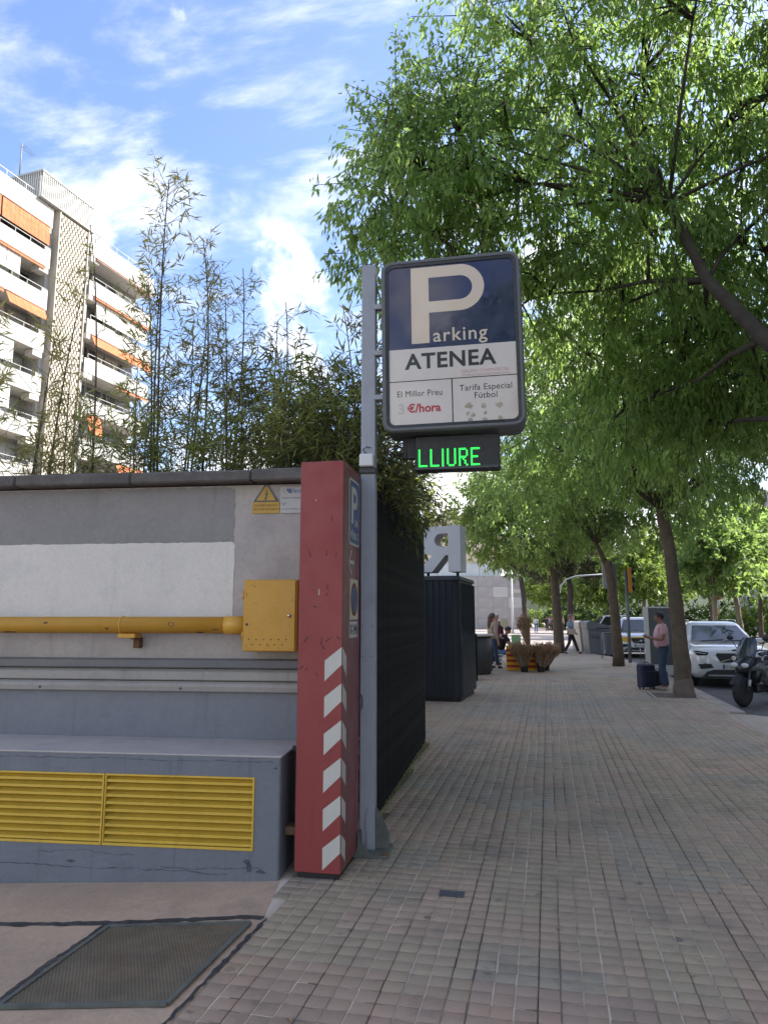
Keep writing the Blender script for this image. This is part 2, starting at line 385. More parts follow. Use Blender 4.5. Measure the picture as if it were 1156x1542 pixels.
MAT['led_green'] = emis('led_green', (0.02, 0.75, 0.07), 0.52)

# ------------------------------------------------------------------ mesh helpers
class MB:
    def __init__(s): s.v = []; s.f = []; s.m = []; s.smooth = []
    def add(s, vs, fs, mi=0, M4=None, smooth=False):
        o = len(s.v)
        if M4 is not None: vs = [tuple(M4 @ Vector(p)) for p in vs]
        s.v.extend([tuple(p) for p in vs])
        for f in fs:
            s.f.append([i + o for i in f]); s.m.append(mi); s.smooth.append(smooth)
        return s
    def box(s, x0, x1, y0, y1, z0, z1, mi=0, M4=None):
        vs = [(x0, y0, z0), (x1, y0, z0), (x1, y1, z0), (x0, y1, z0), (x0, y0, z1), (x1, y0, z1), (x1, y1, z1), (x0, y1, z1)]
        return s.add(vs, [(3, 2, 1, 0), (4, 5, 6, 7), (0, 1, 5, 4), (1, 2, 6, 5), (2, 3, 7, 6), (3, 0, 4, 7)], mi, M4)
    def bbox(s, x0, x1, y0, y1, z0, z1, b=0.01, mi=0, M4=None):
        """box with chamfered edges"""
        xs, ys, zs = (x0, x1), (y0, y1), (z0, z1)
        vs = []; idx = {}
        for i in (0, 1):
            for j in (0, 1):
                for k in (0, 1):
                    sx, sy, sz = (1 if i == 0 else -1), (1 if j == 0 else -1), (1 if k == 0 else -1)
                    x, y, z = xs[i], ys[j], zs[k]
                    idx[(i, j, k, 'x')] = len(vs); vs.append((x, y + sy * b, z + sz * b))
                    idx[(i, j, k, 'y')] = len(vs); vs.append((x + sx * b, y, z + sz * b))
                    idx[(i, j, k, 'z')] = len(vs); vs.append((x + sx * b, y + sy * b, z))
        fs = []
        q = lambda *a: fs.append([idx[t] for t in a])
        q((0,0,0,'x'),(0,0,1,'x'),(0,1,1,'x'),(0,1,0,'x')); q((1,0,0,'x'),(1,1,0,'x'),(1,1,1,'x'),(1,0,1,'x'))
        q((0,0,0,'y'),(1,0,0,'y'),(1,0,1,'y'),(0,0,1,'y')); q((0,1,0,'y'),(0,1,1,'y'),(1,1,1,'y'),(1,1,0,'y'))
        q((0,0,0,'z'),(0,1,0,'z'),(1,1,0,'z'),(1,0,0,'z')); q((0,0,1,'z'),(1,0,1,'z'),(1,1,1,'z'),(0,1,1,'z'))
        for k in (0, 1):
            for j in (0, 1): q((0,j,k,'y'),(1,j,k,'y'),(1,j,k,'z'),(0,j,k,'z'))
            for i in (0, 1): q((i,0,k,'x'),(i,1,k,'x'),(i,1,k,'z'),(i,0,k,'z'))
        for i in (0, 1):
            for j in (0, 1):
                q((i,j,0,'x'),(i,j,1,'x'),(i,j,1,'y'),(i,j,0,'y'))
                for k in (0, 1): q((i,j,k,'x'),(i,j,k,'y'),(i,j,k,'z'))
        return s.add(vs, fs, mi, M4)
    def tube(s, pts, rad, n=8, mi=0, caps=True, smooth=True, flat=None):
        pts = [Vector(p) for p in pts]
        if isinstance(rad, (int, float)): rad = [rad] * len(pts)
        o = len(s.v); prev = None
        for i, p in enumerate(pts):
            t = (pts[min(i + 1, len(pts) - 1)] - pts[max(i - 1, 0)])
            if t.length < 1e-9: t = Vector((0, 0, 1))
            t.normalize()
            if prev is None:
                a = Vector((1, 0, 0)) if abs(t.x) < 0.9 else Vector((0, 1, 0))
                u = (a - t * a.dot(t)).normalized()
            else:
                u = (prev - t * prev.dot(t)).normalized()
            prev = u; v2 = t.cross(u)
            for k in range(n):
                a = 2 * PI * k / n
                s.v.append(tuple(p + (u * math.cos(a) + v2 * math.sin(a)) * rad[i]))
        for i in range(len(pts) - 1):
            for k in range(n):
                a, b2 = o + i * n + k, o + i * n + (k + 1) % n
                s.f.append([a, b2, b2 + n, a + n]); s.m.append(mi); s.smooth.append(smooth)
        if caps:
            s.f.append([o + k for k in range(n)][::-1]); s.m.append(mi); s.smooth.append(False)
            e = o + (len(pts) - 1) * n
            s.f.append([e + k for k in range(n)]); s.m.append(mi); s.smooth.append(False)
        return s
    def prism(s, poly, y0, y1, mi=0, M4=None, plane='xz'):
        """polygon (a,b) extruded along the third axis from y0 to y1"""
        n = len(poly)
        def P(a, b, c):
            return (a, c, b) if plane == 'xz' else ((a, b, c) if plane == 'xy' else (c, a, b))
        vs = [P(a, b, y0) for a, b in poly] + [P(a, b, y1) for a, b in poly]
        fs = [list(range(n)), list(range(2 * n - 1, n - 1, -1))]
        for i in range(n): fs.append([(i + 1) % n, i, n + i, n + (i + 1) % n])
        return s.add(vs, fs, mi, M4)
    def loft(s, rings, mi=0, caps=True, smooth=True, close=True):
        o = len(s.v); n = len(rings[0])
        for r in rings: s.v.extend([tuple(p) for p in r])
        for i in range(len(rings) - 1):
            for k in range(n if close else n - 1):
                a, b2 = o + i * n + k, o + i * n + (k + 1) % n
                s.f.append([a, b2, b2 + n, a + n]); s.m.append(mi); s.smooth.append(smooth)
        if caps:
            s.f.append([o + k for k in range(n)][::-1]); s.m.append(mi); s.smooth.append(smooth)
            e = o + (len(rings) - 1) * n
            s.f.append([e + k for k in range(n)]); s.m.append(mi); s.smooth.append(smooth)
        return s
    def sphere(s, c, r, nu=12, nv=8, mi=0, half=None):
        if isinstance(r, (int, float)): r = (r, r, r)
        rings = []
        for i in range(nv + 1):
            ph = PI * i / nv - PI / 2
            if half and ph < half: ph = half
            rings.append([(c[0] + r[0] * math.cos(ph) * math.cos(2 * PI * k / nu) + (1e-5 * k if abs(math.cos(ph)) < 1e-6 else 0), c[1] + r[1] * math.cos(ph) * math.sin(2 * PI * k / nu), c[2] + r[2] * math.sin(ph)) for k in range(nu)])
        return s.loft(rings, mi)
    def lathe(s, prof, n=20, mi=0, axis='y', c=(0, 0, 0), smooth=True, close=False):
        """prof = [(radius, along axis)]"""
        rings = []
        for r, h in prof:
            ring = []
            for k in range(n):
                a = 2 * PI * k / n; x, y = r * math.cos(a), r * math.sin(a)
                p = {'y': (x, h, y), 'z': (x, y, h), 'x': (h, x, y)}[axis]
                ring.append((p[0] + c[0], p[1] + c[1], p[2] + c[2]))
            rings.append(ring)
        if close: rings.append(rings[0])
        return s.loft(rings, mi, caps=not close, smooth=smooth)
    def mesh(s, name, mats):
        me = bpy.data.meshes.new(name)
        me.from_pydata(s.v, [], s.f)
        for m in (mats if isinstance(mats, (list, tuple)) else [mats]): me.materials.append(MAT[m] if isinstance(m, str) else m)
        me.polygons.foreach_set('material_index', s.m)
        me.polygons.foreach_set('use_smooth', s.smooth)
        me.update()
        return me

def tag(o, label=None, cat=None, group=None, kind=None):
    if label: o['label'] = label
    if cat: o['category'] = cat
    if group: o['group'] = group
    if kind: o['kind'] = kind
    return o
def obj(name, mb, mats=None, parent=None, loc=None, rz=None, **kw):
    me = mb.mesh(name, mats) if isinstance(mb, MB) else mb
    o = bpy.data.objects.new(name, me); col.objects.link(o)
    if parent is not None: o.parent = parent
    if loc is not None: o.location = loc
    if rz is not None: o.rotation_euler = (0, 0, rz)
    return tag(o, **kw)
def thing(name, label, cat, loc=(0, 0, 0), rz=0.0, group=None):
    o = bpy.data.objects.new(name, None); col.objects.link(o)
    o.empty_display_size = 0.2
    o.location = loc; o.rotation_euler = (0, 0, rz)
    return tag(o, label, cat, group)
def copy_tree(o, parent=None):
    c = o.copy(); col.objects.link(c)
    if parent is not None: c.parent = parent
    for ch in list(o.children): copy_tree(ch, c)
    return c
def npmesh(name, V, F, mats, mi=None):
    me = bpy.data.meshes.new(name)
    n, k = F.shape
    me.vertices.add(len(V)); me.vertices.foreach_set('co', V.astype(np.float32).ravel())
    me.loops.add(n * k); me.loops.foreach_set('vertex_index', F.astype(np.int32).ravel())
    me.polygons.add(n); me.polygons.foreach_set('loop_start', np.arange(0, n * k, k, dtype=np.int32))
    for m in mats: me.materials.append(MAT[m])
    if mi is not None: me.polygons.foreach_set('material_index', mi.astype(np.int32))
    me.update(calc_edges=True)
    return me
def text(name, body, size, parent, mat, loc, align='LEFT', bold=0.0, ext=0.0008, width=None, rot=(PI / 2, 0, 0), spacing=1.0, **kw):
    cu = bpy.data.curves.new(name, 'FONT')
    cu.body = body; cu.size = size; cu.align_x = align; cu.extrude = ext; cu.offset = bold; cu.space_character = spacing; cu.resolution_u = 3
    tmp = bpy.data.objects.new(name + '_tmp', cu); col.objects.link(tmp)
    dg = bpy.context.evaluated_depsgraph_get(); dg.update()
    me = bpy.data.meshes.new_from_object(tmp.evaluated_get(dg))
    bpy.data.objects.remove(tmp); bpy.data.curves.remove(cu)
    me.materials.clear(); me.materials.append(MAT[mat])
    if width and len(me.vertices):
        xs = [v.co.x for v in me.vertices]; k = width / (max(xs) - min(xs)); x0 = min(xs) if align == 'LEFT' else 0
        for v in me.vertices: v.co.x = (v.co.x - x0) * k
    o = obj(name, me, parent=parent, loc=loc, **kw); o.rotation_euler = rot
    return o
def rrect(x0, x1, z0, z1, r, n=5):
    p = []
    for cx, cz, a0 in ((x1 - r, z0 + r, -90), (x1 - r, z1 - r, 0), (x0 + r, z1 - r, 90), (x0 + r, z0 + r, 180)):
        for i in range(n + 1):
            a = R(a0 + 90 * i / n); p.append((cx + r * math.cos(a), cz + r * math.sin(a)))
    return p
rng = np.random.default_rng(7)
random.seed(7)

# ================================================================== THE GROUND
g = MB(); g.add([(-700, -300, -0.135), (700, -300, -0.135), (700, 1200, -0.135), (-700, 1200, -0.135)], [(0, 1, 2, 3)])
obj('ground', g, 'pale_concrete', kind='structure', label='pale ground reaching to the horizon beneath the streets', cat='ground')
g = MB(); g.add([(2.6, -30, -0.128), (12.5, -30, -0.128), (12.5, 36, -0.128), (30, 60, -0.128), (34, 240, -0.128), (6, 240, -0.128), (3.2, 60, -0.128), (1.0, 36, -0.128), (2.6, 30, -0.128)], [tuple(range(9))])
obj('road', g, 'asphalt', kind='structure', label='grey asphalt road beside the pavement', cat='road')
g = MB(); g.add([(-60, 38, -0.02), (1.3, 38, -0.02), (3.4, 60, -0.02), (4.5, 170, -0.02), (-90, 170, -0.02)], [(0, 1, 2, 3, 4)])
obj('plaza', g, 'plaza', kind='structure', label='open sunlit plaza at the far end of the pavement', cat='plaza')
# dropped kerb: ramp from the pavement down to the road
g = MB()
ys = [-6, 4, 10.6, 11.24, 13.2]; xe = [2.851, 2.851, 2.851, 2.851, 2.952]
rows = []
for y, x in zip(ys, xe): rows.append([(x, y, 0.0), (x + 0.32, y, -0.012), (x + 1.5, y, -0.115), (x + 1.9, y, -0.124)])
g.loft(rows, caps=False, smooth=False, close=False)
obj('driveway_ramp', g, 'pale_concrete', kind='structure', label='pale concrete ramp down from the pavement to the road', cat='driveway')

def xl_at(y):
    if y < 3.70: return -1.521
    if y < 4.36: return -1.521 - (y - 3.70) / 0.66 * 0.15
    if y < 5.6: return -1.66
    if y < 9.45: return -1.42 - (y - 5.9) * 0.057
    return -3.6
def xr_at(y):
    if y < 11.24: return 2.851
    if y < 13.2: return 2.851 + (y - 11.24) / 1.96 * 0.10
    return 2.955
PITS = [(2.03, 2.93, 15.38, 16.48), (1.72, 2.72, 24.55, 25.65)]
pav = thing('pavement', 'pavement of small square tiles with worn light and dark joints', 'pavement'); pav['kind'] = 'structure'
g = MB()
g.add([(-1.521, -6, -.005), (2.85, -6, -.005), (2.85, 11.24, -.005), (2.955, 13.2, -.005), (2.955, 20, -.005), (-3.7, 20, -.005), (-3.7, 5.2, -.005), (-1.671, 5.2, -.005), (-1.671, 4.36, -.005), (-1.521, 3.70, -.005)], [tuple(range(10))])
obj('joint_bed', g, 'joint', pav)
mk('moss_edge', (0.085, 0.082, 0.050), 0.95, 0.4, 9, 0.8, 60, dirt=(0.16, 0.14, 0.11), dirt_amt=0.7, dscale=6, world=True)
g = MB(); g.loft([[(xl_at(y) - .05, y, -.0042), (xl_at(y) + .085, y, -.0042)] for y in (5.61, 7, 8, 9.44)], caps=False, smooth=False, close=False); obj('mossy_edge', g, 'moss_edge', pav)
g = MB(); g.loft([[(xr_at(y) - .09, y, -.0042), (xr_at(y), y, -.0042)] for y in (2, 11.23, 11.25, 12, 13.19, 13.21, 20)], caps=False, smooth=False, close=False); obj('mortar_edge', g, 'pale_concrete', pav)
g = MB()
g.add([(-30, 20, 0), (2.955, 20, 0), (2.955, 24, 0), (2.5, 30, 0), (1.45, 34, 0), (1.3, 38, 0), (-30, 38, 0)], [tuple(range(7))])
g.add([(-30, 9.45, -0.001), (-3.6, 9.45, -0.001), (-3.6, 20, -0.001), (-30, 20, -0.001)], [(0, 1, 2, 3)])
obj('paving_surface', g, 'tile', pav)
# tiles
P = PITCH
tiles = []
for j in range(int(2.1 / P), int(20 / P)):
    y = (j + 0.5) * P
    for i in range(int(-3.7 / P) - 1, int(3.0 / P) + 1):
        x = (i + 0.5) * P
        if x - P / 2 < xl_at(y) or x + P / 2 > xr_at(y): continue
        if y > 12 and x < -2.9: continue
        if any(a < x < b and c < y < d for a, b, c, d in PITS): continue
        tiles.append((x, y))
cps, sps = math.cos(R(12.977)), math.sin(R(12.977))
def inview(x, y):
    f = y * cps - x * sps; r = x * cps + y * sps
    zc = f * math.cos(R(8.53)) - 1.6 * math.sin(R(8.53))
    py = 771 + 1060 * (f * math.sin(R(8.53)) + 1.6 * math.cos(R(8.53))) / zc
    return zc > 0.5 and abs(r / zc * 1060) < 572 and py < 1538
def tile_geo():
    h, t = 0.0440, 0.0412
    v = [(-h, -h, -0.012), (h, -h, -0.012), (h, h, -0.012), (-h, h, -0.012), (-h, -h, -0.002), (h, -h, -0.002), (h, h, -0.002), (-h, h, -0.002), (-t, -t, 0), (t, -t, 0), (t, t, 0), (-t, t, 0)]
    f = [(8, 9, 10, 11)]
    for k in range(4):
        n = (k + 1) % 4
        f += [(k, n, n + 4, k + 4), (k + 4, n + 4, n + 8, k + 8)]
    return np.array(v), np.array(f)
TV, TF = tile_geo()
tme = npmesh('paving_tile', TV, TF, ['tile'])
order = sorted(range(len(tiles)), key=lambda k: (not inview(*tiles[k]), tiles[k][0] ** 2 + tiles[k][1] ** 2))
gone = set()
for k in order[:300]:
    x, y = tiles[k]
    o = bpy.data.objects.new('paving_tile', tme); col.objects.link(o); o.parent = pav
    o.location = (x + random.gauss(0, .0011), y + random.gauss(0, .0011), random.gauss(0, .0008))
    o.rotation_euler = (random.gauss(0, .006), random.gauss(0, .006), random.gauss(0, .012))
rest = np.array([tiles[k] for k in order[300:] if k not in gone])
n = len(rest)
ang = rng.normal(0, .012, n); tx = rng.normal(0, .006, (n, 2))
V = np.empty((n, len(TV), 3))
V[:, :, 0] = TV[None, :, 0] * np.cos(ang)[:, None] - TV[None, :, 1] * np.sin(ang)[:, None] + rest[:, 0:1] + rng.normal(0, .001, (n, 1))
V[:, :, 1] = TV[None, :, 0] * np.sin(ang)[:, None] + TV[None, :, 1] * np.cos(ang)[:, None] + rest[:, 1:2] + rng.normal(0, .001, (n, 1))
V[:, :, 2] = TV[None, :, 2] + tx[:, 0:1] * TV[None, :, 0] + tx[:, 1:2] * TV[None, :, 1] + rng.normal(0, .0008, (n, 1))
F = (TF[None] + (np.arange(n) * len(TV))[:, None, None]).reshape(-1, 4)
obj('paving_tiles', npmesh('paving_tiles', V.reshape(-1, 3), F, ['tile']), parent=pav, kind='stuff')
g = MB(); g.box(-0.675, -0.53, 4.335, 4.42, -0.02, 0.0045)
tag(obj('cover_plate', g, 'dark_metal'), 'small dark rectangular cover plate set among the pale tiles', 'cover plate')
# kerb stones
kb = thing('kerb', 'pale stone kerb between the pavement and the road', 'kerb'); kb['kind'] = 'structure'
kp = [(2.96, 13.45)] + [(2.96, 13.45 + k) for k in range(1, 11)]
kp += [(2.90, 24.3), (2.75, 26.5), (2.55, 29), (2.2, 31), (1.75, 32.6), (1.45, 34), (1.3, 36), (1.3, 38)]
for (x0, y0), (x1, y1) in zip(kp[:-1], kp[1:]):
    d = Vector((x1 - x0, y1 - y0, 0)); ln = d.length; d.normalize(); nn = Vector((d.y, -d.x, 0))
    g = MB(); g.bbox(0.004, ln - 0.004, -0.28, 0.0, -0.16, 0.004, 0.012)
    o = obj('kerb_stone', g, 'kerb', kb, (x0, y0, 0), math.atan2(d.y, d.x))
# tree pits
for a, b, c, d in PITS:
    g = MB()
    g.add([(a + .05, c + .05, -0.004), (b - .05, c + .05, -0.004), (b - .05, d - .05, -0.004), (a + .05, d - .05, -0.004)], [(0, 1, 2, 3)])
    t = thing('tree_pit', 'square soil pit with a pale stone edge round the ' + ('nearest' if c < 20 else 'second') + ' tree trunk', 'tree pit', group='tree pits along the kerb')
    obj('soil', g, 'soil', t)
    for q in ((a, b, c, c + .05), (a, b, d - .05, d), (a, a + .05, c + .05, d - .05), (b - .05, b, c + .05, d - .05)):
        g = MB(); g.box(*q, -0.03, 0.006); obj('edging', g, 'kerb', t)

# concrete driveway, falling gently away to the left
def dz(x): return -0.002 + (x + 1.62) * 0.05 if x < -1.62 else -0.002
g = MB()
xs = [-9, -5, -3.5, -2.4, -1.70, None]
g.loft([[((xl_at(y) - .0005) if x is None else x, y, -.003 if x is None else dz(x)) for y in (-4, 3.0, 3.70, 4.36, 5.2)] for x in xs], caps=False, smooth=False, close=False)
obj('driveway', g, 'concrete', kind='structure', label='pinkish concrete driveway with a sunken metal grate', cat='driveway')
# tar seams
def strip(pts, wid, zoff, name, rag=0.35, step=0.025, seed=1):
    rr = random.Random(seed); g = MB(); A = []; B = []
    for (x0, y0), (x1, y1) in zip(pts[:-1], pts[1:]):
        d = Vector((x1 - x0, y1 - y0)); ln = d.length; d.normalize(); nn = Vector((-d.y, d.x)); m = max(2, int(ln / step))
        for k in range(m):
            p = Vector((x0, y0)) + d * ln * k / m
            wa, wb = wid * (1 + rr.uniform(-rag, rag)) / 2, wid * (1 + rr.uniform(-rag, rag)) / 2
            a, b = p + nn * wa, p - nn * wb
            A.append((a.x, a.y, dz(a.x) + zoff)); B.append((b.x, b.y, dz(b.x) + zoff))
    g.loft([[a, b] for a, b in zip(A, B)], caps=False, smooth=False, close=False)
    return g
g = strip([(-4.5, 3.42), (-3.2, 3.55), (-2.36, 3.66), (-1.60, 3.82), (-1.50, 3.80)], 0.045, 0.004, 'a', 0.45, step=.04, seed=3)
g2 = strip([(-1.525, 3.82), (-1.535, 3.3), (-1.538, 2.9), (-1.545, 2.0)], 0.020, 0.005, 'b', 0.8, step=.03, seed=4)
g3 = strip([(-2.37, 3.62), (-2.38, 3.2), (-2.36, 2.7)], 0.028, 0.005, 'c', 0.5, seed=5)
o = len(g.v); g.v += g2.v; g.f += [[i + o for i in f] for f in g2.f]; g.m += g2.m; g.smooth += g2.smooth
o = len(g.v); g.v += g3.v; g.f += [[i + o for i in f] for f in g3.f]; g.m += g3.m; g.smooth += g3.smooth
tar = obj('tar_seams', g, 'tar', kind='structure', label='dark ragged tar seams round the driveway grate', cat='tar seam')
# grate
gr = thing('floor_grate', 'rusty grey expanded metal grate sunk in the concrete driveway', 'grate')
c4 = [Vector((-2.32, 2.80)), Vector((-1.60, 2.92)), Vector((-1.585, 3.73)), Vector((-2.335, 3.60))]
def gpt(u, v, z):
    p = c4[0] * (1 - u) * (1 - v) + c4[1] * u * (1 - v) + c4[2] * u * v + c4[3] * (1 - u) * v
    return (p.x, p.y, dz(p.x) + z)
g = MB(); g.add([gpt(0, 0, .003), gpt(1, 0, .003), gpt(1, 1, .003), gpt(0, 1, .003)], [(0, 1, 2, 3)])
obj('grate_pit', g, 'black', gr)
for a, b in (((0, 0), (1, 0)), ((1, 0), (1, 1)), ((1, 1), (0, 1)), ((0, 1), (0, 0))):
    g = MB(); p, q = Vector(gpt(*a, .008)), Vector(gpt(*b, .008)); d = (q - p).normalized(); nn = Vector((-d.y, d.x, 0)) * 0.011
    vs = []
    for z in (-.004, .009):
        for s_, e in ((-1, p), (1, p), (1, q), (-1, q)): vs.append(tuple(e + nn * s_ + Vector((0, 0, z))))
    g.add(vs, [(3, 2, 1, 0), (4, 5, 6, 7), (0, 1, 5, 4), (1, 2, 6, 5), (2, 3, 7, 6), (3, 0, 4, 7)])
    obj('grate_frame', g, 'steel_green', gr)
mk('grate_metal', (0.152, 0.121, 0.078), 0.6, 0.25, 5, 0.2, 60, metal=0.0, dirt=(0.164, 0.092, 0.049), dirt_amt=0.6, dscale=3)
g = MB(); nu, nv = 46, 60; wv = 0.0035
for j in range(nv):
    v0, v1 = (j + 0.10) / nv, (j + 0.55) / nv
    for i in range(nu):
        u0 = (i + (0.5 if j % 2 else 0)) / nu
        if u0 + 1 / nu > 1.0: continue
        a, b = gpt(u0, v0, .0075), gpt(u0 + .5 / nu, v1 + .45 / nv, .0105)
        c = gpt(u0 + 1 / nu, v0, .0075)
        for p, q in ((a, b), (b, c)):
            p, q = Vector(p), Vector(q); d = (q - p).normalized(); nn = Vector((-d.y, d.x, 0)) * wv
            g.add([p - nn, q - nn, q + nn, p + nn], [(0, 1, 2, 3)])
obj('grate_mesh', g, 'grate_metal', gr, kind='stuff')

# ================================================================== LEFT WALL
WP, WR = (-1.682, 4.353, 0), R(6)
def wall_thing(name, label, cat, group=None): return thing(name, label, cat, WP, WR, group)
wl = wall_thing('garden_wall', 'grey rendered wall with a white painted patch and dark coping', 'wall')
mk('render_grey', (0.382, 0.345, 0.318), 0.85, 0.07, 1.2, 0.5, 55, dirt=(0.261, 0.238, 0.222), dirt_amt=0.5, dscale=1.8, streak=0.4)
mk('render_dark', (0.236, 0.222, 0.217), 0.8, 0.08, 1.2, 0.45, 55, dirt=(0.142, 0.143, 0.157), dirt_amt=0.5, dscale=1.6, streak=0.4)
g = MB(); g.box(-8, 0.10, 0.62, 0.85, -0.3, 2.60); obj('wall_face', g, 'render_grey', wl)
def ragged(x0, x1, z0, z1, r, amp, seed):
    rr = random.Random(seed); p = rrect(x0, x1, z0, z1, r, 4); q = []
    for (a, b), (c, d) in zip(p, p[1:] + p[:1]):
        ln = math.hypot(c - a, d - b); m = max(1, int(ln / 0.03))
        for k in range(m):
            t = k / m; q.append((a + (c - a) * t + rr.uniform(-amp, amp), b + (d - b) * t + rr.uniform(-amp, amp)))
    return q
def poly_fill(g, poly, y):
    n = len(poly); g.add([(a, y, b) for a, b in poly], [list(range(n))])
g = MB(); g.prism(ragged(-7.5, -0.545, 1.55, 2.165, .03, .0035, 2), 0.617, 0.625)
obj('paint_patch', g, 'white_paint', wl, label='bright white overpainted rectangle above the pipe')
g = MB(); g.prism(ragged(-7.8, -0.552, 2.05, 2.59, .05, .006, 5), 0.6185, 0.626)
obj('paint_patch', g, 'render_dark', wl, label='dark grey overpainted band under the coping')
rr = random.Random(3)
xx = -8.0
while xx < 0.06:                                                     # coping stones
    x1 = min(0.08, xx + 0.95)
    g = MB(); g.bbox(xx + 0.002, x1 - 0.002, 0.50 + rr.uniform(-.004, .004), 0.92, 2.612, 2.700 + rr.uniform(-.004, .006), 0.012)
    obj('coping_stone', g, 'coping', wl); xx = x1
g = MB(); g.box(-8, 0.0, 0.60, 0.618, 0.7315, 1.06); obj('lower_panel', g, 'plinth_panel', wl, label='smooth blue grey painted band above the ledge')
# plinth
pt = wall_thing('wall_plinth', 'blue grey painted masonry plinth with chipped lower edge below the wall', 'plinth')
g = MB()
g.box(-8, -0.152, 0.0, 0.08, -0.35, 0.162); g.box(-8, -0.152, 0.0, 0.08, 0.602, 0.722)
g.prism([(-.152, 0), (-.004, 0), (.006, .003), (.011, .009), (.013, .018), (.013, .60), (-.152, .60)], -.35, .722, plane='xy'); g.box(-8, -0.152, 0.08, 0.60, -0.35, 0.722)
obj('plinth_body', g, 'plinth', pt)
g = MB(); g.bbox(-8, 0.016, -0.004, 0.598, 0.722, 0.733, 0.004); obj('ledge', g, 'ledge', pt, label='pale worn top of the plinth')
g = MB()                                                              # chips and a crack line
rr = random.Random(9)
for (cx, cz, rx, rz_) in ((-0.19, 0.10, .025, .018), (-0.175, 0.065, .02, .035), (-0.10, 0.045, .035, .012), (-1.35, 0.06, .03, .010), (-0.02, 0.66, .02, .006), (-1.9, 0.10, .04, .01)):
    poly = [(cx + rx * math.cos(a * PI / 6) * rr.uniform(.6, 1.15), cz + rz_ * math.sin(a * PI / 6) * rr.uniform(.6, 1.15)) for a in range(12)]
    g.prism(poly, -0.002, 0.01)
mk('chip', (0.07, 0.078, 0.095), 0.9, 0.3, 20, 0.6, 60)
obj('chips', g, 'chip', pt, kind='stuff')
def crack(x0, x1, z, amp, wid, seed):
    rr = random.Random(seed); g = MB(); A = []; x = x0; zz_ = z
    while x < x1:
        zz_ += rr.uniform(-amp, amp) + (z - zz_) * .2; w_ = wid * rr.uniform(.15, 1.2); A.append([(x, -.0016, zz_ - w_), (x, -.0016, zz_ + w_)]); x += rr.uniform(.012, .04)
    g.loft(A, caps=False, smooth=False, close=False); obj('crack', g, 'chip', pt)
crack(-1.95, -.02, .695, .0035, .0022, 1); crack(-2.2, -.3, .030, .006, .003, 2); crack(-.75, -.08, .052, .006, .0022, 3); crack(-1.6, -.9, .115, .008, .0016, 4)
# vents: two yellow louvre grilles
def vent(x0, x1, label):
    t = wall_thing('vent_grille', label, 'vent grille', 'yellow vent grilles in the plinth')
    z0, z1 = 0.163, 0.601
    g = MB(); g.box(x0, x1, 0.070, 0.078, z0, z1); obj('backing', g, 'vent_dark', t)
    for q in ((x0, x1, z0, z0 + .016), (x0, x1, z1 - .012, z1), (x0, x0 + .010, z0 + .016, z1 - .012), (x1 - .012, x1, z0 + .016, z1 - .012)):
        g = MB(); g.bbox(q[0], q[1], -0.006, 0.06, q[2], q[3], .002); obj('vent_frame', g, 'vent_yellow', t)
    n = 9; pz = (z1 - z0 - .028) / n
    for k in range(n):
        zc = z0 + .016 + pz * (k + .5)
        g = MB(); g.prism([(0.0, zc - pz * .36), (0.006, zc - pz * .42), (0.052, zc + pz * .34), (0.046, zc + pz * .42), (0.014, zc + pz * .05), (0.0, zc - pz * .02)], x0 + .011, x1 - .013, plane='yz')
        obj('louvre', g, 'vent_yellow', t)
vent(-1.147, -0.153, 'yellow louvred vent grille nearest the red totem')
vent(-2.60, -1.153, 'yellow louvred vent grille farther from the red totem')
# metal rail
t = wall_thing('wall_rail', 'two grey rolled metal rails running along the wall below the pipe', 'rail')
def rail(name, prof, m):
    g = MB(); g.prism(prof, -8, -0.0, plane='yz'); return obj(name, g, m, t)
a8 = [(0.60, 1.060), (0.565, 1.062), (0.555, 1.068), (0.552, 1.10), (0.557, 1.122), (0.572, 1.136), (0.60, 1.140)]
rail('lower_roll', a8, 'rail_grey')
rail('upper_roll', [(0.60, 1.143), (0.568, 1.143), (0.562, 1.150), (0.566, 1.205), (0.585, 1.226), (0.60, 1.228)], 'rail_grey')
rail('top_strip', [(0.618, 1.232), (0.56, 1.232), (0.553, 1.240), (0.553, 1.288), (0.565, 1.298), (0.618, 1.300)], 'rail_dark')
for x in (-0.9, -2.0, -3.1):
    g = MB(); g.lathe([(.010, 0), (.010, -.004), (.005, -.008)], 8, c=(x, 0.552, 1.088)); obj('rivet', g, 'rail_dark', t)
# pipe
t = wall_thing('gas_pipe', 'yellow pipe along the wall leading into the yellow box', 'pipe')
g = MB(); g.tube([(-8, .47, 1.545), (-0.55, .47, 1.545)], .0605, 20); obj('pipe_run', g, 'yellow', t)
g = MB(); g.tube([(-0.545, .47, 1.545), (-0.394, .47, 1.545)], .0645, 20); obj('collar', g, 'yellow', t)
g = MB(); g.lathe([(.0635, -.006), (.066, -.006), (.066, .006), (.0635, .006)], 20, axis='x', c=(-1.325, .47, 1.545)); obj('clamp', g, 'yellow', t)
g = MB(); g.bbox(-1.345, -1.21, .43, .55, 1.452, 1.484, .004); obj('saddle', g, 'yellow', t)
g = MB(); g.bbox(-1.285, -1.235, .56, .619, 1.375, 1.452, .004); g.box(-1.275, -1.245, .50, .56, 1.44, 1.4515); obj('bracket', g, 'rust', t)
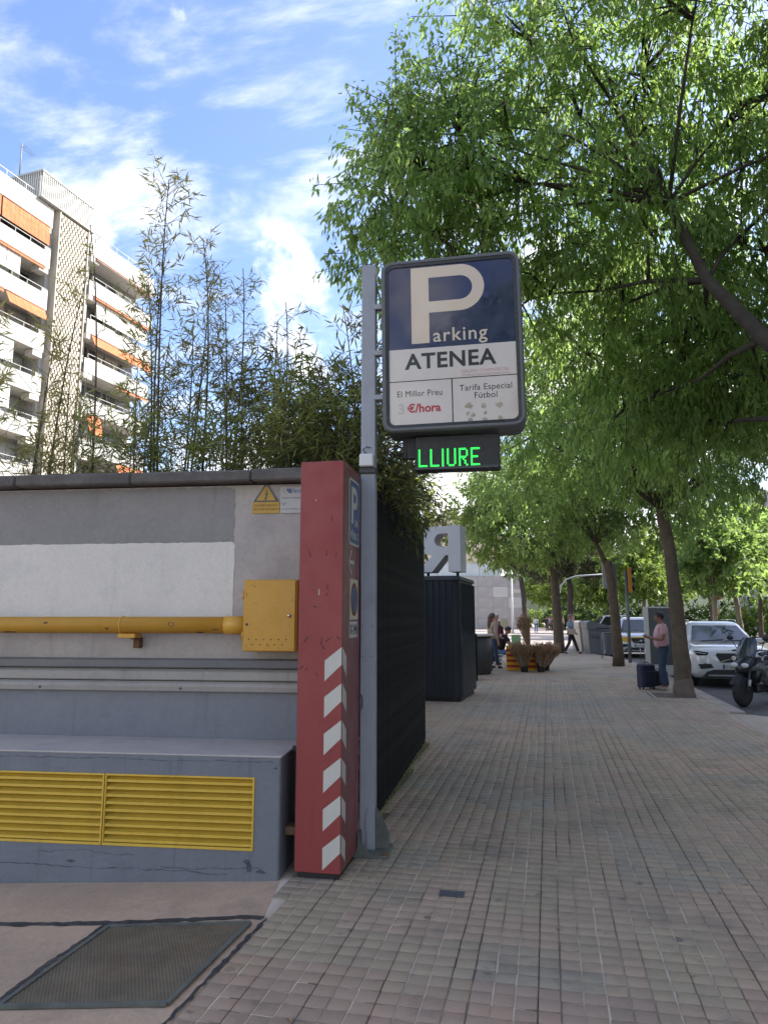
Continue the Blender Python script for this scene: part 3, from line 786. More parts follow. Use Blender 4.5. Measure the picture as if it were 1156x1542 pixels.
# yellow box
t = wall_thing('meter_box', 'yellow metal box with a row of drain holes on the wall', 'meter box')
g = MB(); g.bbox(-.396, -.002, .41, .62, 1.362, 1.868, .006)
obj('box_body', g, 'yellow', t)
mk('door_yellow', (0.50, 0.255, 0.022), 0.4, 0.05, 3, 0.05, 30, dirt=(0.50, 0.26, 0.03), dirt_amt=0.4, dscale=6, streak=0.22)
g = MB(); g.bbox(-.390, -.012, .395, .4095, 1.366, 1.862, .004); dr = obj('box_door', g, 'door_yellow', t)
for k in range(11):
    top = k < 6; x = -.345 + (k if top else k - 6) * .054 + (0 if top else .027); z = 1.447 if top else 1.411
    g = MB(); g.lathe([(.0045, 0), (.0045, -.0012)], 8, c=(x, .3945, z)); obj('drain_hole', g, 'black', dr)
g = MB(); g.lathe([(.012, 0), (.013, -.006), (.006, -.014)], 12, c=(-.055, .395, 1.612)); obj('lock', g, 'chrome', t)
g = MB(); g.lathe([(.009, 0), (.009, -.005)], 10, c=(-.362, .395, 1.552)); obj('latch', g, 'dark_metal', t)
for z in (1.47, 1.76):
    g = MB(); g.tube([(-.395, .40, z - .03), (-.395, .40, z + .03)], .006, 8); obj('hinge', g, 'yellow', t)
g = MB(); g.box(-.0018, .03, .47, .62, 1.33, 1.87); obj('back_plate', g, 'dark_metal', t)
g = MB(); rr = random.Random(8)
for (x, z, l_, a) in ((-.33, 1.828, .03, 20), (-.31, 1.818, .02, 60), (-.055, 1.825, .016, 85), (-.37, 1.76, .05, 88), (-.075, 1.47, .028, 145), (-.06, 1.55, .02, 80), (-.30, 1.70, .02, 20), (-.2, 1.40, .03, 5), (-.36, 1.40, .025, 70), (-.035, 1.72, .03, 90)):
    d = Vector((math.cos(R(a)), math.sin(R(a)))) * l_ / 2; nn = Vector((-d.y, d.x)).normalized() * rr.uniform(.0012, .003); c = Vector((x, z))
    g.add([(p.x, .3938, p.y) for p in (c - d, c - nn, c + d, c + nn)], [(0, 1, 2, 3)])
obj('scuffs', g, 'rust', t, kind='stuff')
g = MB()
for (x0, a0, w_, h_) in ((-.93, 8, .055, 20), (-1.42, -25, .03, 12), (-.60, -30, .05, 10), (-1.9, 15, .04, 9), (-.72, -60, .07, 12), (-2.2, -58, .12, 10)):
    poly = [(x0 + w_ / 2 * math.cos(k * PI / 5) * rr.uniform(.7, 1.2), R(a0 + h_ * math.sin(k * PI / 5) * rr.uniform(.6, 1.1))) for k in range(10)]
    g.add([(x, .47 - .0611 * math.cos(a), 1.545 + .0611 * math.sin(a)) for x, a in poly], [tuple(range(10))])
obj('rust_patches', g, 'rust', bpy.data.objects['gas_pipe'], kind='stuff')
# warning triangle on a panel, and company label
t = wall_thing('warning_sign', 'yellow high voltage warning triangle on a yellow plate', 'warning sign')
g = MB(); g.prism([(-.414, 2.380), (-.203, 2.380), (-.203, 2.466), (-.229, 2.468), (-.309, 2.615), (-.389, 2.468), (-.414, 2.466)], .612, .6175); obj('plate', g, 'warn_yellow', t)
g = MB()
def tri(s_): return [(-.309 - .098 * s_, 2.520 - .053 * s_), (-.309 + .098 * s_, 2.520 - .053 * s_), (-.309, 2.520 + .098 * s_)]
o_, i_ = tri(1.0), tri(.80)
g.add([(a, .6105, b) for a, b in o_] + [(a, .6105, b) for a, b in i_], [(0, 1, 4, 3), (1, 2, 5, 4), (2, 0, 3, 5)]); obj('triangle_border', g, 'letter_black', t)
g = MB(); poly_fill(g, [(-.300, 2.572), (-.318, 2.518), (-.306, 2.520), (-.322, 2.490), (-.316, 2.490), (-.312, 2.474), (-.303, 2.492), (-.308, 2.492), (-.293, 2.534), (-.305, 2.531)], .6103)
obj('lightning_bolt', g, 'letter_black', t)
text('lettering', 'ALTA TENSIÓN', .024, t, 'rust', (-.402, .6115, 2.432), width=.09, ext=.0003)
text('lettering', 'PELIGRO', .024, t, 'rust', (-.300, .6115, 2.432), width=.085, ext=.0003)
text('lettering', 'NO TOCAR', .024, t, 'rust', (-.402, .6115, 2.402), width=.085, ext=.0003)
text('lettering', 'DE MUERTE', .024, t, 'rust', (-.308, .6115, 2.402), width=.098, ext=.0003)
t = wall_thing('company_label', 'white electricity company label half hidden behind the red totem', 'label')
g = MB(); g.bbox(-.197, .01, .612, .6175, 2.378, 2.583, .0015); obj('plate', g, 'label_white', t)
g = MB(); poly_fill(g, [(-.152, 2.566), (-.110, 2.566), (-.110, 2.530), (-.128, 2.530), (-.152, 2.552)], .6110); obj('emblem', g, 'traffic_blue', t)
text('lettering', 'E', .05, t, 'smudge', (-.184, .6115, 2.533), ext=.0003)
text('lettering', 'fecsa', .044, t, 'traffic_blue', (-.104, .6115, 2.534), bold=.0006, ext=.0003)
text('lettering', 'CENTRO DE TRANSFORMACIÓN', .016, t, 'letter_black', (-.186, .6115, 2.488), width=.19, ext=.0003)
text('lettering', 'Nº', .032, t, 'letter_black', (-.186, .6115, 2.438), ext=.0003)
text('lettering', 'EN CASO DE AVERÍA LLAMAR AL', .014, t, 'letter_black', (-.186, .6115, 2.405), width=.19, ext=.0003)
# planter soil and wooden rail on top of the wall
g = MB(); g.box(-8, .3, .86, 3.2, 2.2, 2.66, M4=Matrix.Translation(WP) @ Matrix.Rotation(WR, 4, 'Z'))
g.add([tuple(Matrix.Translation(WP) @ Matrix.Rotation(WR, 4, 'Z') @ Vector(p)) for p in ((-14, 3.2, 2.64), (.2, 3.2, 2.64), (-.4, 8, 2.64), (-14, 8, 2.64))], [(0, 1, 2, 3)])
obj('planter_soil', g, 'soil', kind='structure', label='dark soil of the raised planter behind the wall', cat='soil')
t = wall_thing('planter_rail', 'low brown wooden rail among the bamboo at the left', 'rail')
g = MB(); g.tube([(-5.5, 1.25, 2.80), (-1.9, 1.25, 2.835)], .032, 8); obj('crossbar', g, 'wood_brown', t)
for x in (-5, -3.6, -2.75):
    g = MB(); g.bbox(x - .03, x + .03, 1.23, 1.29, 2.6, 2.80, .004); obj('post', g, 'wood_brown', t)

# ================================================================== TOTEM
TP, TR = (-1.592, 4.415, 0), R(2)
t = thing('parking_totem', 'tall red metal totem with white chevron stripes in front of the pole', 'totem', TP, TR)
TW, TD, TH = 0.297, 0.49, 2.64
g = MB(); g.bbox(0, TW, 0, TD, 0.035, TH, .004)
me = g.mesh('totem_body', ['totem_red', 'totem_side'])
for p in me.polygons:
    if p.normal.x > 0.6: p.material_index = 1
obj('totem_body', me, parent=t, label='red sheet metal body scratched on its front')
g = MB(); g.box(.02, TW - .02, .02, TD - .02, 0.0, .0345); obj('foot', g, 'black', t)
fh = 0.100
for k in range(6):
    z = 0.055 + k * 0.228
    # front half: parallelogram rising to the corner; side half falls away
    g = MB(); poly_fill(g, [(.182, z), (TW - .003, z + .105), (TW - .003, z + .235 - .018), (.182, z + .130)], -.0015)
    for i in range(len(g.v)): pass
    obj('chevron_front', g, 'stripe_white', t)
    g = MB(); g.add([(TW + .0015, .004, z + .105), (TW + .0015, .115, z + .020), (TW + .0015, .115, z + .145), (TW + .0015, .004, z + .217)], [(0, 1, 2, 3)])
    obj('chevron_side', g, 'stripe_white', t)
rr = random.Random(5)
g = MB()
for (x, z, ln, a) in ((.07, 2.02, .05, 110), (.185, 2.02, .04, 85), (.25, 2.01, .03, 80), (.22, 2.25, .03, 90), (.11, 1.67, .03, 160), (.055, 1.46, .05, 50), (.16, 1.45, .05, 80), (.205, 1.46, .05, 35), (.27, 1.47, .03, 150), (.028, 1.28, .035, 40), (.13, 1.24, .03, 110), (.195, 1.80, .03, 85), (.19, 1.75, .02, 70), (.27, 1.28, .03, 50), (.17, 1.41, .03, 130), (.06, 1.27, .02, 60)):
    d = Vector((math.cos(R(a)), math.sin(R(a)))) * ln / 2; nn = Vector((-d.y, d.x)).normalized() * .0055
    c = Vector((x, z)); poly_fill(g, [tuple(c - d - nn), tuple(c + d - nn * .4), tuple(c + d + nn * .5), tuple(c - d * .9 + nn)], -.0012)
obj('scratches', g, 'scratch', t)
g = MB(); poly_fill(g, [(.135, 1.745), (.140, 1.745), (.140, 1.785), (.136, 1.785)], -.0012); poly_fill(g, [(.105, 2.37), (.112, 2.37), (.112, 2.38), (.105, 2.38)], -.0012)
obj('pale_nicks', g, 'stripe_white', t)
# right side signs (plane x = TW); local frame: a = depth (y), b = z
def side_poly(g, poly, off):
    g.add([(TW + off, a, b) for a, b in poly], [list(range(len(poly)))])
SROT = (PI / 2, 0, PI / 2)
ps = obj('parking_plate', MB().prism(rrect(.155, .460, 2.095, 2.560, .035), TW + .0005, TW + .003, plane='yz'), 'white_film', t, label='blue and white parking plate')
g = MB(); side_poly(g, rrect(.169, .446, 2.110, 2.545, .026), .0040); obj('blue_panel', g, 'traffic_blue', ps)
def letter_P(x0, x1, z0, z1, st, inner_frac=.47, n=12):
    """outline of a P with a counter, as two polygons bridged: returns faces list"""
    h = z1 - z0; zb = z1 - h * .60                                   # underside of the bowl
    r_o = (z1 - zb) / 2; r_i = r_o - st * .82
    cx = x1 - r_o; cz = (z1 + zb) / 2
    outer = [(x0, z0), (x0 + st, z0), (x0 + st, zb), (cx, zb)]
    arc_o = [(cx + r_o * math.cos(R(-90 + 180 * k / n)), cz + r_o * math.sin(R(-90 + 180 * k / n))) for k in range(n + 1)]
    arc_i = [(cx + r_i * math.cos(R(-90 + 180 * k / n)), cz + r_i * math.sin(R(-90 + 180 * k / n))) for k in range(n + 1)]
    quads = [[(x0, z0), (x0 + st, z0), (x0 + st, z1), (x0, z1)],
             [(x0 + st, zb), (cx, zb), (cx, cz - r_i), (x0 + st, cz - r_i)],
             [(x0 + st, cz + r_i), (cx, cz + r_i), (cx, z1), (x0 + st, z1)]]
    for k in range(n): quads.append([arc_o[k], arc_o[k + 1], arc_i[k + 1], arc_i[k]])
    return quads
g = MB()
for q in letter_P(.205, .390, 2.245, 2.505, .058): side_poly(g, q, .0050)
obj('letter', g, 'white_film', ps)
text('lettering', '24h', .066, ps, 'white_film', (TW + .005, .305, 2.232), rot=SROT, bold=.0015, ext=.0004)
text('lettering', 'PÚBLIC', .066, ps, 'white_film', (TW + .005, .195, 2.142), rot=SROT, bold=.0008, width=.22, ext=.0004)
g = MB()
for q in ([(.182, 1.964), (.300, 1.964), (.300, 1.988), (.182, 1.988)], [(.140, 1.976), (.166, 1.976), (.240, 2.060), (.216, 2.060)], [(.140, 1.976), (.216, 1.892), (.240, 1.892), (.166, 1.976)]): side_poly(g, q, .0025)
obj('arrow', g, 'stripe_white', t)
npz = obj('no_parking_plate', MB().prism([(.190, 1.585), (.425, 1.585), (.425, 1.862), (.190, 1.862)], TW + .0005, TW + .0025, plane='yz'), 'white_film', t)
mk('pale_yellow', (0.60, 0.52, 0.34), 0.5, 0.05, 5)
g = MB(); side_poly(g, [(.198, 1.593), (.417, 1.593), (.417, 1.854), (.198, 1.854)], .0034); obj('yellow_field', g, 'pale_yellow', npz)
for nm, r_, m_, of in (('ring', .100, 'rust', .0042), ('disc', .080, 'traffic_blue', .0050)):
    g = MB(); side_poly(g, [(.3075 + r_ * math.cos(2 * PI * k / 24), 1.7235 + r_ * 1.15 * math.sin(2 * PI * k / 24)) for k in range(24)], of); obj(nm, g, m_, npz)
g = MB(); side_poly(g, [(.254, 1.655), (.269, 1.643), (.361, 1.792), (.346, 1.804)], .0057); obj('bar', g, 'rust', npz)
hp = obj('hours_plate', MB().prism([(.185, 1.464), (.415, 1.464), (.415, 1.573), (.185, 1.573)], TW + .0005, TW + .0025, plane='yz'), 'white_film', t)
text('lettering', '0-24h', .095, hp, 'letter_black', (TW + .0035, .198, 1.488), rot=SROT, width=.205, bold=.001, ext=.0004)
# bracket between plinth and totem
t = wall_thing('totem_bracket', 'rusty timber bracket and dark steel angle behind the red totem', 'bracket')
g = MB(); g.bbox(.018, .11, .10, .20, .235, .285, .004); obj('block', g, 'wood_brown', t)
g = MB(); g.box(.040, .062, .28, .30, 0, .74); g.box(.062, .09, .294, .30, 0, .74); obj('steel_angle', g, 'dark_metal', t)
g = MB(); g.box(.02, .07, .26, .30, .71, .748); obj('clip', g, 'black', t)

# ================================================================== POLE, SIGN, LED
PP, PR = (-1.318, 4.955, 0), R(6)
t = thing('sign_pole', 'square grey steel pole rising behind the red totem to the parking sign', 'pole', PP, PR)
g = MB(); g.bbox(0, .108, 0, .108, .018, 4.31, .006); obj('shaft', g, 'pole_grey', t)
g = MB(); g.bbox(-.03, .215, -.11, .17, 0.001, .020, .004); obj('base_plate', g, 'steel_green', t)
g = MB(); g.prism([(.1085, .021), (.205, .021), (.205, .12), (.15, .235), (.1085, .30)], .045, .060); obj('gusset', g, 'steel_green', t)
g = MB(); g.prism([(-.02, .021), (.10, .021), (.02, .10)], -.10, -.088); g.bbox(.0, .02, -.095, -.004, .021, .16, .003); obj('gusset', g, 'steel_green', t)
for x, y in ((-.008, -.085), (.185, -.085), (.185, .145)):
    g = MB(); g.lathe([(.014, .020), (.014, .030), (.007, .031), (.007, .045)], 6, axis='z', c=(x, y, 0), smooth=False); obj('bolt', g, 'rust', t)
g = MB(); g.box(.012, .098, -.0025, .0, 1.31, 1.555); obj('access_cover', g, 'pole_grey', t)
g = MB()
for x in (.02, .092):
    for z in (1.325, 1.54): g.lathe([(.004, 0), (.004, -.004)], 6, c=(x, -.003, z))
obj('screws', g, 'dark_metal', t)
g = MB(); g.tube([(.0, -.01, 1.02), (-.004, -.03, .99), (.004, -.03, .95), (.02, -.025, .97), (.02, -.02, 1.04), (.01, -.012, 1.06)], .005, 6); obj('wire_loop', g, 'dark_metal', t)
g = MB(); g.tube([(.055, -.03, .05), (.05, -.02, .18), (.058, -.012, .30)], .004, 6); obj('cable_stub', g, 'bin_light', t)
tb = thing('junction_box', 'small white plastic box strapped to the pole above the totem', 'junction box', PP, PR)
g = MB(); g.bbox(-.004, .100, -.06, -.002, 2.70, 2.795, .008); obj('housing', g, 'white_plastic', tb)
g = MB(); g.bbox(-.006, .114, -.02, .112, 2.655, 2.700, .006); obj('strap', g, 'dark_metal', tb)
g = MB(); g.tube([(.05, -.03, 2.79), (.02, -.04, 2.83), (.05, -.02, 2.855), (.075, -.01, 2.85)], .004, 6); obj('cable', g, 'rubber', tb)

SW, SH = 1.045, 1.345
SP, SR = Vector((-1.144, 4.915, 2.945)), R(3.0)
s = thing('parking_sign', 'large lit box sign with a cream P on blue above white price panels', 'sign', SP, SR)
s.rotation_euler = (0, R(-0.6), SR)
FT = .038
g = MB(); g.prism(rrect(0, SW, 0, SH, .085, 7), .012, .27); obj('case', g, 'sign_rim', s)
def ring(g, o_, i_, y, ny=None):
    n = len(o_)
    g.add([(a, y, b) for a, b in o_] + [(a, y, b) for a, b in i_], [(k, (k + 1) % n, n + (k + 1) % n, n + k) for k in range(n)])
g = MB(); o_, m_, i_ = rrect(0, SW, 0, SH, .085, 7), rrect(.012, SW - .012, .012, SH - .012, .075, 7), rrect(.030, SW - .030, .030, SH - .030, .06, 7)
n = len(o_)
g.loft([[(a, .0115, b) for a, b in o_], [(a, -.004, b) for a, b in m_], [(a, -.004, b) for a, b in i_], [(a, .008, b) for a, b in i_]], caps=False, smooth=False)
obj('rim', g, 'sign_rim', s)
g = MB(); o_, i_ = rrect(.030, SW - .030, .030, SH - .030, .06, 7), rrect(.055, SW - .055, .055, SH - .055, .045, 7)
g.loft([[(a, .0075, b) for a, b in o_], [(a, .001, b) for a, b in o_], [(a, .003, b) for a, b in i_], [(a, .009, b) for a, b in i_]], caps=False, smooth=False)
obj('gasket', g, 'letter_black', s)
ZB = SH * (1 - .526)
full = rrect(.054, SW - .054, .054, SH - .054, .045, 7)
low = [(a, b) for a, b in full if b < ZB]; top = [(a, b) for a, b in full if b > ZB]
lowp = [(.054, ZB)] + [p for p in full[24:]] + [p for p in full[:8]] + [(SW - .054, ZB)]
topp = [(SW - .054, ZB)] + [p for p in full[8:24]] + [(.054, ZB)]
g = MB(); poly_fill(g, lowp, .0105); obj('cream_panel', g, 'sign_cream', s)
g = MB(); poly_fill(g, topp, .0105); obj('blue_panel', g, 'sign_blue', s)
X = lambda u: u * SW
Z = lambda v: SH * (1 - v)
g = MB()
px0, px1, pst = X(.218), X(.742), X(.346) - X(.218)
pz0, pz1, pzb = Z(.498), Z(.050), Z(.322)
ro = (pz1 - pzb) / 2; ri = ro - .088; cz = (pz1 + pzb) / 2; cx = px1 - ro
poly_fill(g, [(px0, pz0), (px0 + pst, pz0), (px0 + pst, pz1), (px0, pz1)], .0098)
poly_fill(g, [(px0 + pst, pzb), (cx, pzb), (cx, cz - ri), (px0 + pst, cz - ri)], .0098)
poly_fill(g, [(px0 + pst, cz + ri), (cx, cz + ri), (cx, pz1), (px0 + pst, pz1)], .0098)
for k in range(20):
    a0, a1 = R(-90 + 9 * k), R(-90 + 9 * (k + 1))
    poly_fill(g, [(cx + ro * math.cos(a0), cz + ro * math.sin(a0)), (cx + ro * math.cos(a1), cz + ro * math.sin(a1)), (cx + ri * math.cos(a1), cz + ri * math.sin(a1)), (cx + ri * math.cos(a0), cz + ri * math.sin(a0))], .0098)
obj('big_letter', g, 'letter_cream', s)
text('lettering', 'arking', .148, s, 'letter_cream', (X(.372), .0098, Z(.494)), width=X(.382), bold=.0012, spacing=1.12, ext=.0003)
text('lettering', 'ATENEA', .165, s, 'letter_black', (X(.165), .0098, Z(.642)), width=X(.645), bold=.0045, spacing=1.08, ext=.0003)
text('lettering', 'GRUPO CHAMARTAL', .034, s, 'letter_faint', (X(.565), .0098, Z(.685)), width=X(.335), ext=.0003)
text('lettering', 'www.grupochamartal.com', .030, s, 'letter_faint', (X(.565), .0098, Z(.704)), width=X(.335), ext=.0003)
g = MB(); g.box(.055, SW - .055, .0088, .0102, Z(.712) - .003, Z(.712) + .003); obj('divider', g, 'letter_black', s)
g = MB(); g.box(X(.497) - .004, X(.497) + .004, .0088, .0102, .055, Z(.712) - .0032); obj('divider', g, 'letter_black', s)
text('lettering', 'El Millor Preu', .066, s, 'letter_black', (X(.108), .0098, Z(.800)), width=X(.318), bold=0.0, spacing=1.05, ext=.0003)
text('lettering', '€/hora', .088, s, 'letter_red', (X(.178), .0098, Z(.890)), width=X(.238), bold=.0028, ext=.0003)
text('lettering', 'Tarifa Especial', .066, s, 'letter_black', (X(.548), .0098, Z(.786)), width=X(.362), bold=0.0, spacing=1.05, ext=.0003)
text('lettering', 'Fútbol', .066, s, 'letter_black', (X(.652), .0098, Z(.832)), width=X(.155), bold=0.0, spacing=1.05, ext=.0003)
mk('ghost', (0.475, 0.435, 0.39), 0.2, 0.04, 3)
text('lettering', '3', .11, s, 'ghost', (X(.110), .0098, Z(.897)), bold=.004, ext=.0002)
g = MB(); rr = random.Random(2)
for cx_, cz_, r_ in ((.61, .872, .030), (.715, .876, .022), (.818, .876, .026), (.600, .915, .018), (.640, .925, .020), (.720, .916, .016), (.62, .952, .026), (.715, .955, .024), (.825, .95, .02)):
    poly_fill(g, [(X(cx_) + r_ * math.cos(a * PI / 7) * rr.uniform(.5, 1.2), Z(cz_) + r_ * math.sin(a * PI / 7) * rr.uniform(.5, 1.2)) for a in range(14)], .0099)
obj('glue_marks', g, 'smudge', s, kind='stuff')
for z in (Z(.245), Z(.52), Z(.78)):
    g = MB(); g.bbox(-.075, -.001, .05, .10, z - .02, z + .02, .003); obj('bracket_arm', g, 'pole_grey', s)
# LED display
d = thing('led_display', 'black LED display reading LLIURE in green below the parking sign', 'display', (-.925, 5.035, 2.680), SR)
g = MB(); g.bbox(0, .625, 0, .14, 0, .255, .006); obj('housing', g, 'black', d)
g = MB(); g.bbox(0, .615, -.006, -.0005, .0, .022, .002); obj('lip', g, 'dark_metal', d)
g = MB(); g.bbox(-.075, -.001, .05, .10, .10, .26, .004); g.bbox(-.1, -.06, .05, .1, .10, .28, .004); obj('mount', g, 'black', d)
GL = {'L': ['10000'] * 8 + ['11111'], 'I': ['1'] * 9, 'U': ['10001'] * 8 + ['01110'], 'R': ['11110', '10001', '10001', '10001', '11110', '10100', '10010', '10010', '10001'], 'E': ['11111', '10000', '10000', '10000', '11110', '10000', '10000', '10000', '11111']}
x = .034
for ch in 'LLIURE':
    g = MB(); gl = GL[ch]; pitch = .0150
    for r_, row in enumerate(gl):
        for c_, bit in enumerate(row):
            if bit == '1': g.lathe([(.0076, 0), (.0076, -.0015)], 8, c=(x + c_ * .0132, -.0015, .148 - r_ * pitch), smooth=False)
    obj('led_letter', g, 'led_green', d)
    x += len(gl[0]) * .0132 + (.021 if ch != 'I' else .024)
g = MB(); g.tube([(-1.20, 4.97, 3.02), (-1.17, 4.95, 2.9), (-1.13, 4.95, 2.82), (-1.10, 4.97, 2.79), (-1.0, 5.0, 2.80)], .006, 6)
tag(obj('power_cable', g, 'rubber'), 'thin black cable drooping from the pole to the LED display', 'cable')

# ================================================================== FENCE
fx0, fy0, fx1, fy1 = -1.405, 5.72, -1.615, 9.40
ang = math.atan2(fy1 - fy0, fx1 - fx0); fl = math.hypot(fx1 - fx0, fy1 - fy0)
t = thing('black_fence', 'tall black ribbed screen fence along the pavement', 'fence', (fx0, fy0, 0), ang)
g = MB(); g.box(0, fl, .035, .06, .03, 2.80); obj('backing', g, 'fence_black', t)
g = MB(); g.bbox(0, .045, -0.012, 0.034, .02, 2.80, .003); sl = g.mesh('slat', 'fence_black')
n = int(fl / .066)
for k in range(n):
    o = obj('slat', sl, parent=t, loc=(k * .066, 0, random.uniform(-.012, .012)))
g = MB(); g.box(fl + .002, fl + .06, 0.0, 1.6, .03, 2.80); obj('end_panel', g, 'fence_black', t)

rr = random.Random(21); g = MB()
for k in range(170):
    y = rr.uniform(2.6, 15); x = rr.uniform(max(-1.45, -.235 * y - 1.2), 2.7); a = rr.uniform(0, PI); l_ = rr.uniform(.006, .022); w_ = l_ * rr.uniform(.3, .6)
    c_, s_ = math.cos(a), math.sin(a); q = [(l_, 0, .001), (0, w_, .004), (-l_, 0, .001), (0, -w_, .003)]
    g.add([(x + c_ * p - s_ * q_, y + s_ * p + c_ * q_, .001 + z_) for p, q_, z_ in q], [(0, 1, 2, 3)])
obj('litter', g, 'twig_brown', kind='stuff', label='scattered bits of dry leaf litter on the pavement', cat='litter')
rr = random.Random(22); g = MB()
for k in range(420):
    y = rr.uniform(5.7, 9.4) if k < 330 else rr.uniform(4.3, 5.3); x = xl_at(y) + abs(rr.gauss(.0, .035)) + .01 if k < 330 else -1.30 + rr.gauss(.18, .09)
    h = rr.uniform(.008, .05) * (1 if k < 330 else .4); a = rr.uniform(0, 6.3); w_ = .003
    g.add([(x - w_ * math.sin(a), y + w_ * math.cos(a), -.004), (x + w_ * math.sin(a), y - w_ * math.cos(a), -.004), (x + h * .5 * math.cos(a), y + h * .5 * math.sin(a), h)], [(0, 1, 2)])
obj('weeds', g, 'bamboo_green', kind='stuff', label='tiny weeds along the foot of the black fence', cat='weeds')

# ================================================================== KIOSK AND LETTERS
t = thing('kiosk', 'dark ribbed kiosk cabinet with rounded corners under the grey letters', 'kiosk', (-1.64, 13.75, 0), R(-3))
def rr3(x0, x1, y0, y1, r, z, n=6): return [(a, b, z) for a, b in rrect(x0, x1, y0, y1, r, n)]
g = MB(); g.loft([rr3(-1.55, 0, 0, 1.95, .16, .10), rr3(-1.56, -.01, 0, 1.95, .16, 1.2), rr3(-1.54, -.05, 0.02, 1.93, .16, 2.33)], smooth=False); obj('cabinet', g, 'kiosk', t)
g = MB(); g.loft([rr3(-1.5, -.05, .06, 1.9, .14, 0.0), rr3(-1.5, -.05, .06, 1.9, .14, .10)], smooth=False); obj('foot', g, 'black', t)
g = MB(); g.loft([rr3(-1.58, 0, -.02, 1.97, .18, 2.331), rr3(-1.58, -.02, -.02, 1.95, .18, 2.40), rr3(-1.5, -.06, .05, 1.88, .14, 2.415)], smooth=False); obj('top_cap', g, 'kiosk_band', t)
g = MB(); g.bbox(-.012, .012, -.020, .004, .14, 2.30, .004); rb = g.mesh('rib', 'kiosk')
for k in range(11): obj('rib', rb, parent=t, loc=(-1.44 + k * .125, 0.006, 0))
g = MB(); g.bbox(-.004, .020, -.012, .012, .14, 2.28, .004); rb = g.mesh('rib', 'kiosk')
for k in range(13): obj('rib', rb, parent=t, loc=(-.020, .2 + k * .13, 0))
def letter_R_thing(loc, label):
    t = thing('sculpture_letter', label, 'sculpture', loc, R(-9), 'grey block letters standing on the kiosk')
    # mirrored R: stem on the right, bowl opening left
    W, H, D, st = .86, .92, .42, .25
    rows = []
    def slab(poly): g.prism(poly, 0, D)
    g = MB()
    slab([(W - st, 0), (W, 0), (W, H), (W - st, H)])                         # stem
    r_o, zc = .295, H - .295
    n = 10
    ro = [( .30 - r_o * math.sin(PI * k / n) * 1.0, zc + r_o * math.cos(PI * k / n)) for k in range(n + 1)]
    ri = [( .47 - .150 * math.sin(PI * k / n), zc + .01 + .135 * math.cos(PI * k / n)) for k in range(n + 1)]
    for k in range(n): slab([ro[k], ri[k], ri[k + 1], ro[k + 1]][::-1])
    slab([ri[0], ro[0], (W - st, H), (W - st, zc + .145)])
    slab([ro[n], ri[n], (W - st, zc - .125), (W - st, H - 2 * r_o)])
    slab([(0.0, 0), (.27, 0), (.545, H - 2 * r_o), (.27, H - 2 * r_o)])       # leg
    obj('letter_body', g, 'letter_grey', t)
    for x in (.12, W - .12):
        g = MB(); g.tube([(x, D / 2, -.085), (x, D / 2, 0)], .03, 8); obj('peg', g, 'black', t)
    return t
letter_R_thing((-2.50, 14.02, 2.50), 'big grey mirrored letter R standing on top of the dark kiosk')
t2 = thing('sculpture_letter', 'second grey block letter half hidden behind the fence top', 'sculpture', (-3.55, 14.3, 2.50), R(-13), 'grey block letters standing on the kiosk')
g = MB(); g.prism([(0, 0), (.24, 0), (.24, .92), (0, .92)], 0, .52); g.prism([(.24, 0), (.80, 0), (.80, .2), (.24, .2)], 0, .52); g.prism([(.24, .36), (.7, .36), (.7, .55), (.24, .55)], 0, .52); g.prism([(.24, .72), (.80, .72), (.80, .92), (.24, .92)], 0, .52)
obj('letter_body', g, 'letter_grey', t2)
g = MB(); g.tube([(.12, .26, -.085), (.12, .26, 0)], .03, 8); obj('peg', g, 'black', t2)
t = thing('dark_panel', 'narrow black board standing just past the ribbed kiosk', 'panel', (-1.95, 18.3, 0), R(8))
g = MB(); g.bbox(0, .17, 0, .9, 0.02, 1.18, .01); obj('board', g, 'fence_black', t)
g = MB(); g.bbox(.02, .15, .05, .85, 0, .02, .004); obj('foot', g, 'black', t)
t = thing('curved_counter', 'curved dark metal counter behind the black board', 'counter', (-2.45, 20.9, 0), 0)
g = MB(); g.lathe([(.80, .0), (.80, .06), (.84, .08), (.84, 1.02), (.80, 1.06)], 32, axis='z'); obj('drum', g, 'dark_metal', t)
g = MB(); g.lathe([(.90, 1.061), (.92, 1.09), (.90, 1.12)], 32, axis='z'); obj('counter_top', g, 'bin_beige', t)

# ================================================================== PEOPLE
def skin(name, pts, edges, rad, mat, parent, sub=1, label=None):
    me = bpy.data.meshes.new(name); me.from_pydata([tuple(p) for p in pts], edges, [])
    o = bpy.data.objects.new(name, me); col.objects.link(o)
    m = o.modifiers.new('Skin', 'SKIN'); m.use_smooth_shade = True
    if not me.skin_vertices: me.skin_vertices.new()
    sv = me.skin_vertices[0].data
    for i, r in enumerate(rad):
        r = (r, r) if isinstance(r, (int, float)) else r
        sv[i].radius = r; sv[i].use_root = (i == 0)
    s_ = o.modifiers.new('Sub', 'SUBSURF'); s_.levels = sub; s_.render_levels = sub
    dg = bpy.context.evaluated_depsgraph_get(); dg.update()
    me2 = bpy.data.meshes.new_from_object(o.evaluated_get(dg))
    bpy.data.objects.remove(o); bpy.data.meshes.remove(me)
    me2.materials.clear(); me2.materials.append(MAT[mat])
    for p in me2.polygons: p.use_smooth = True
    q = obj(name, me2, parent=parent)
    if label: q['label'] = label
    return q
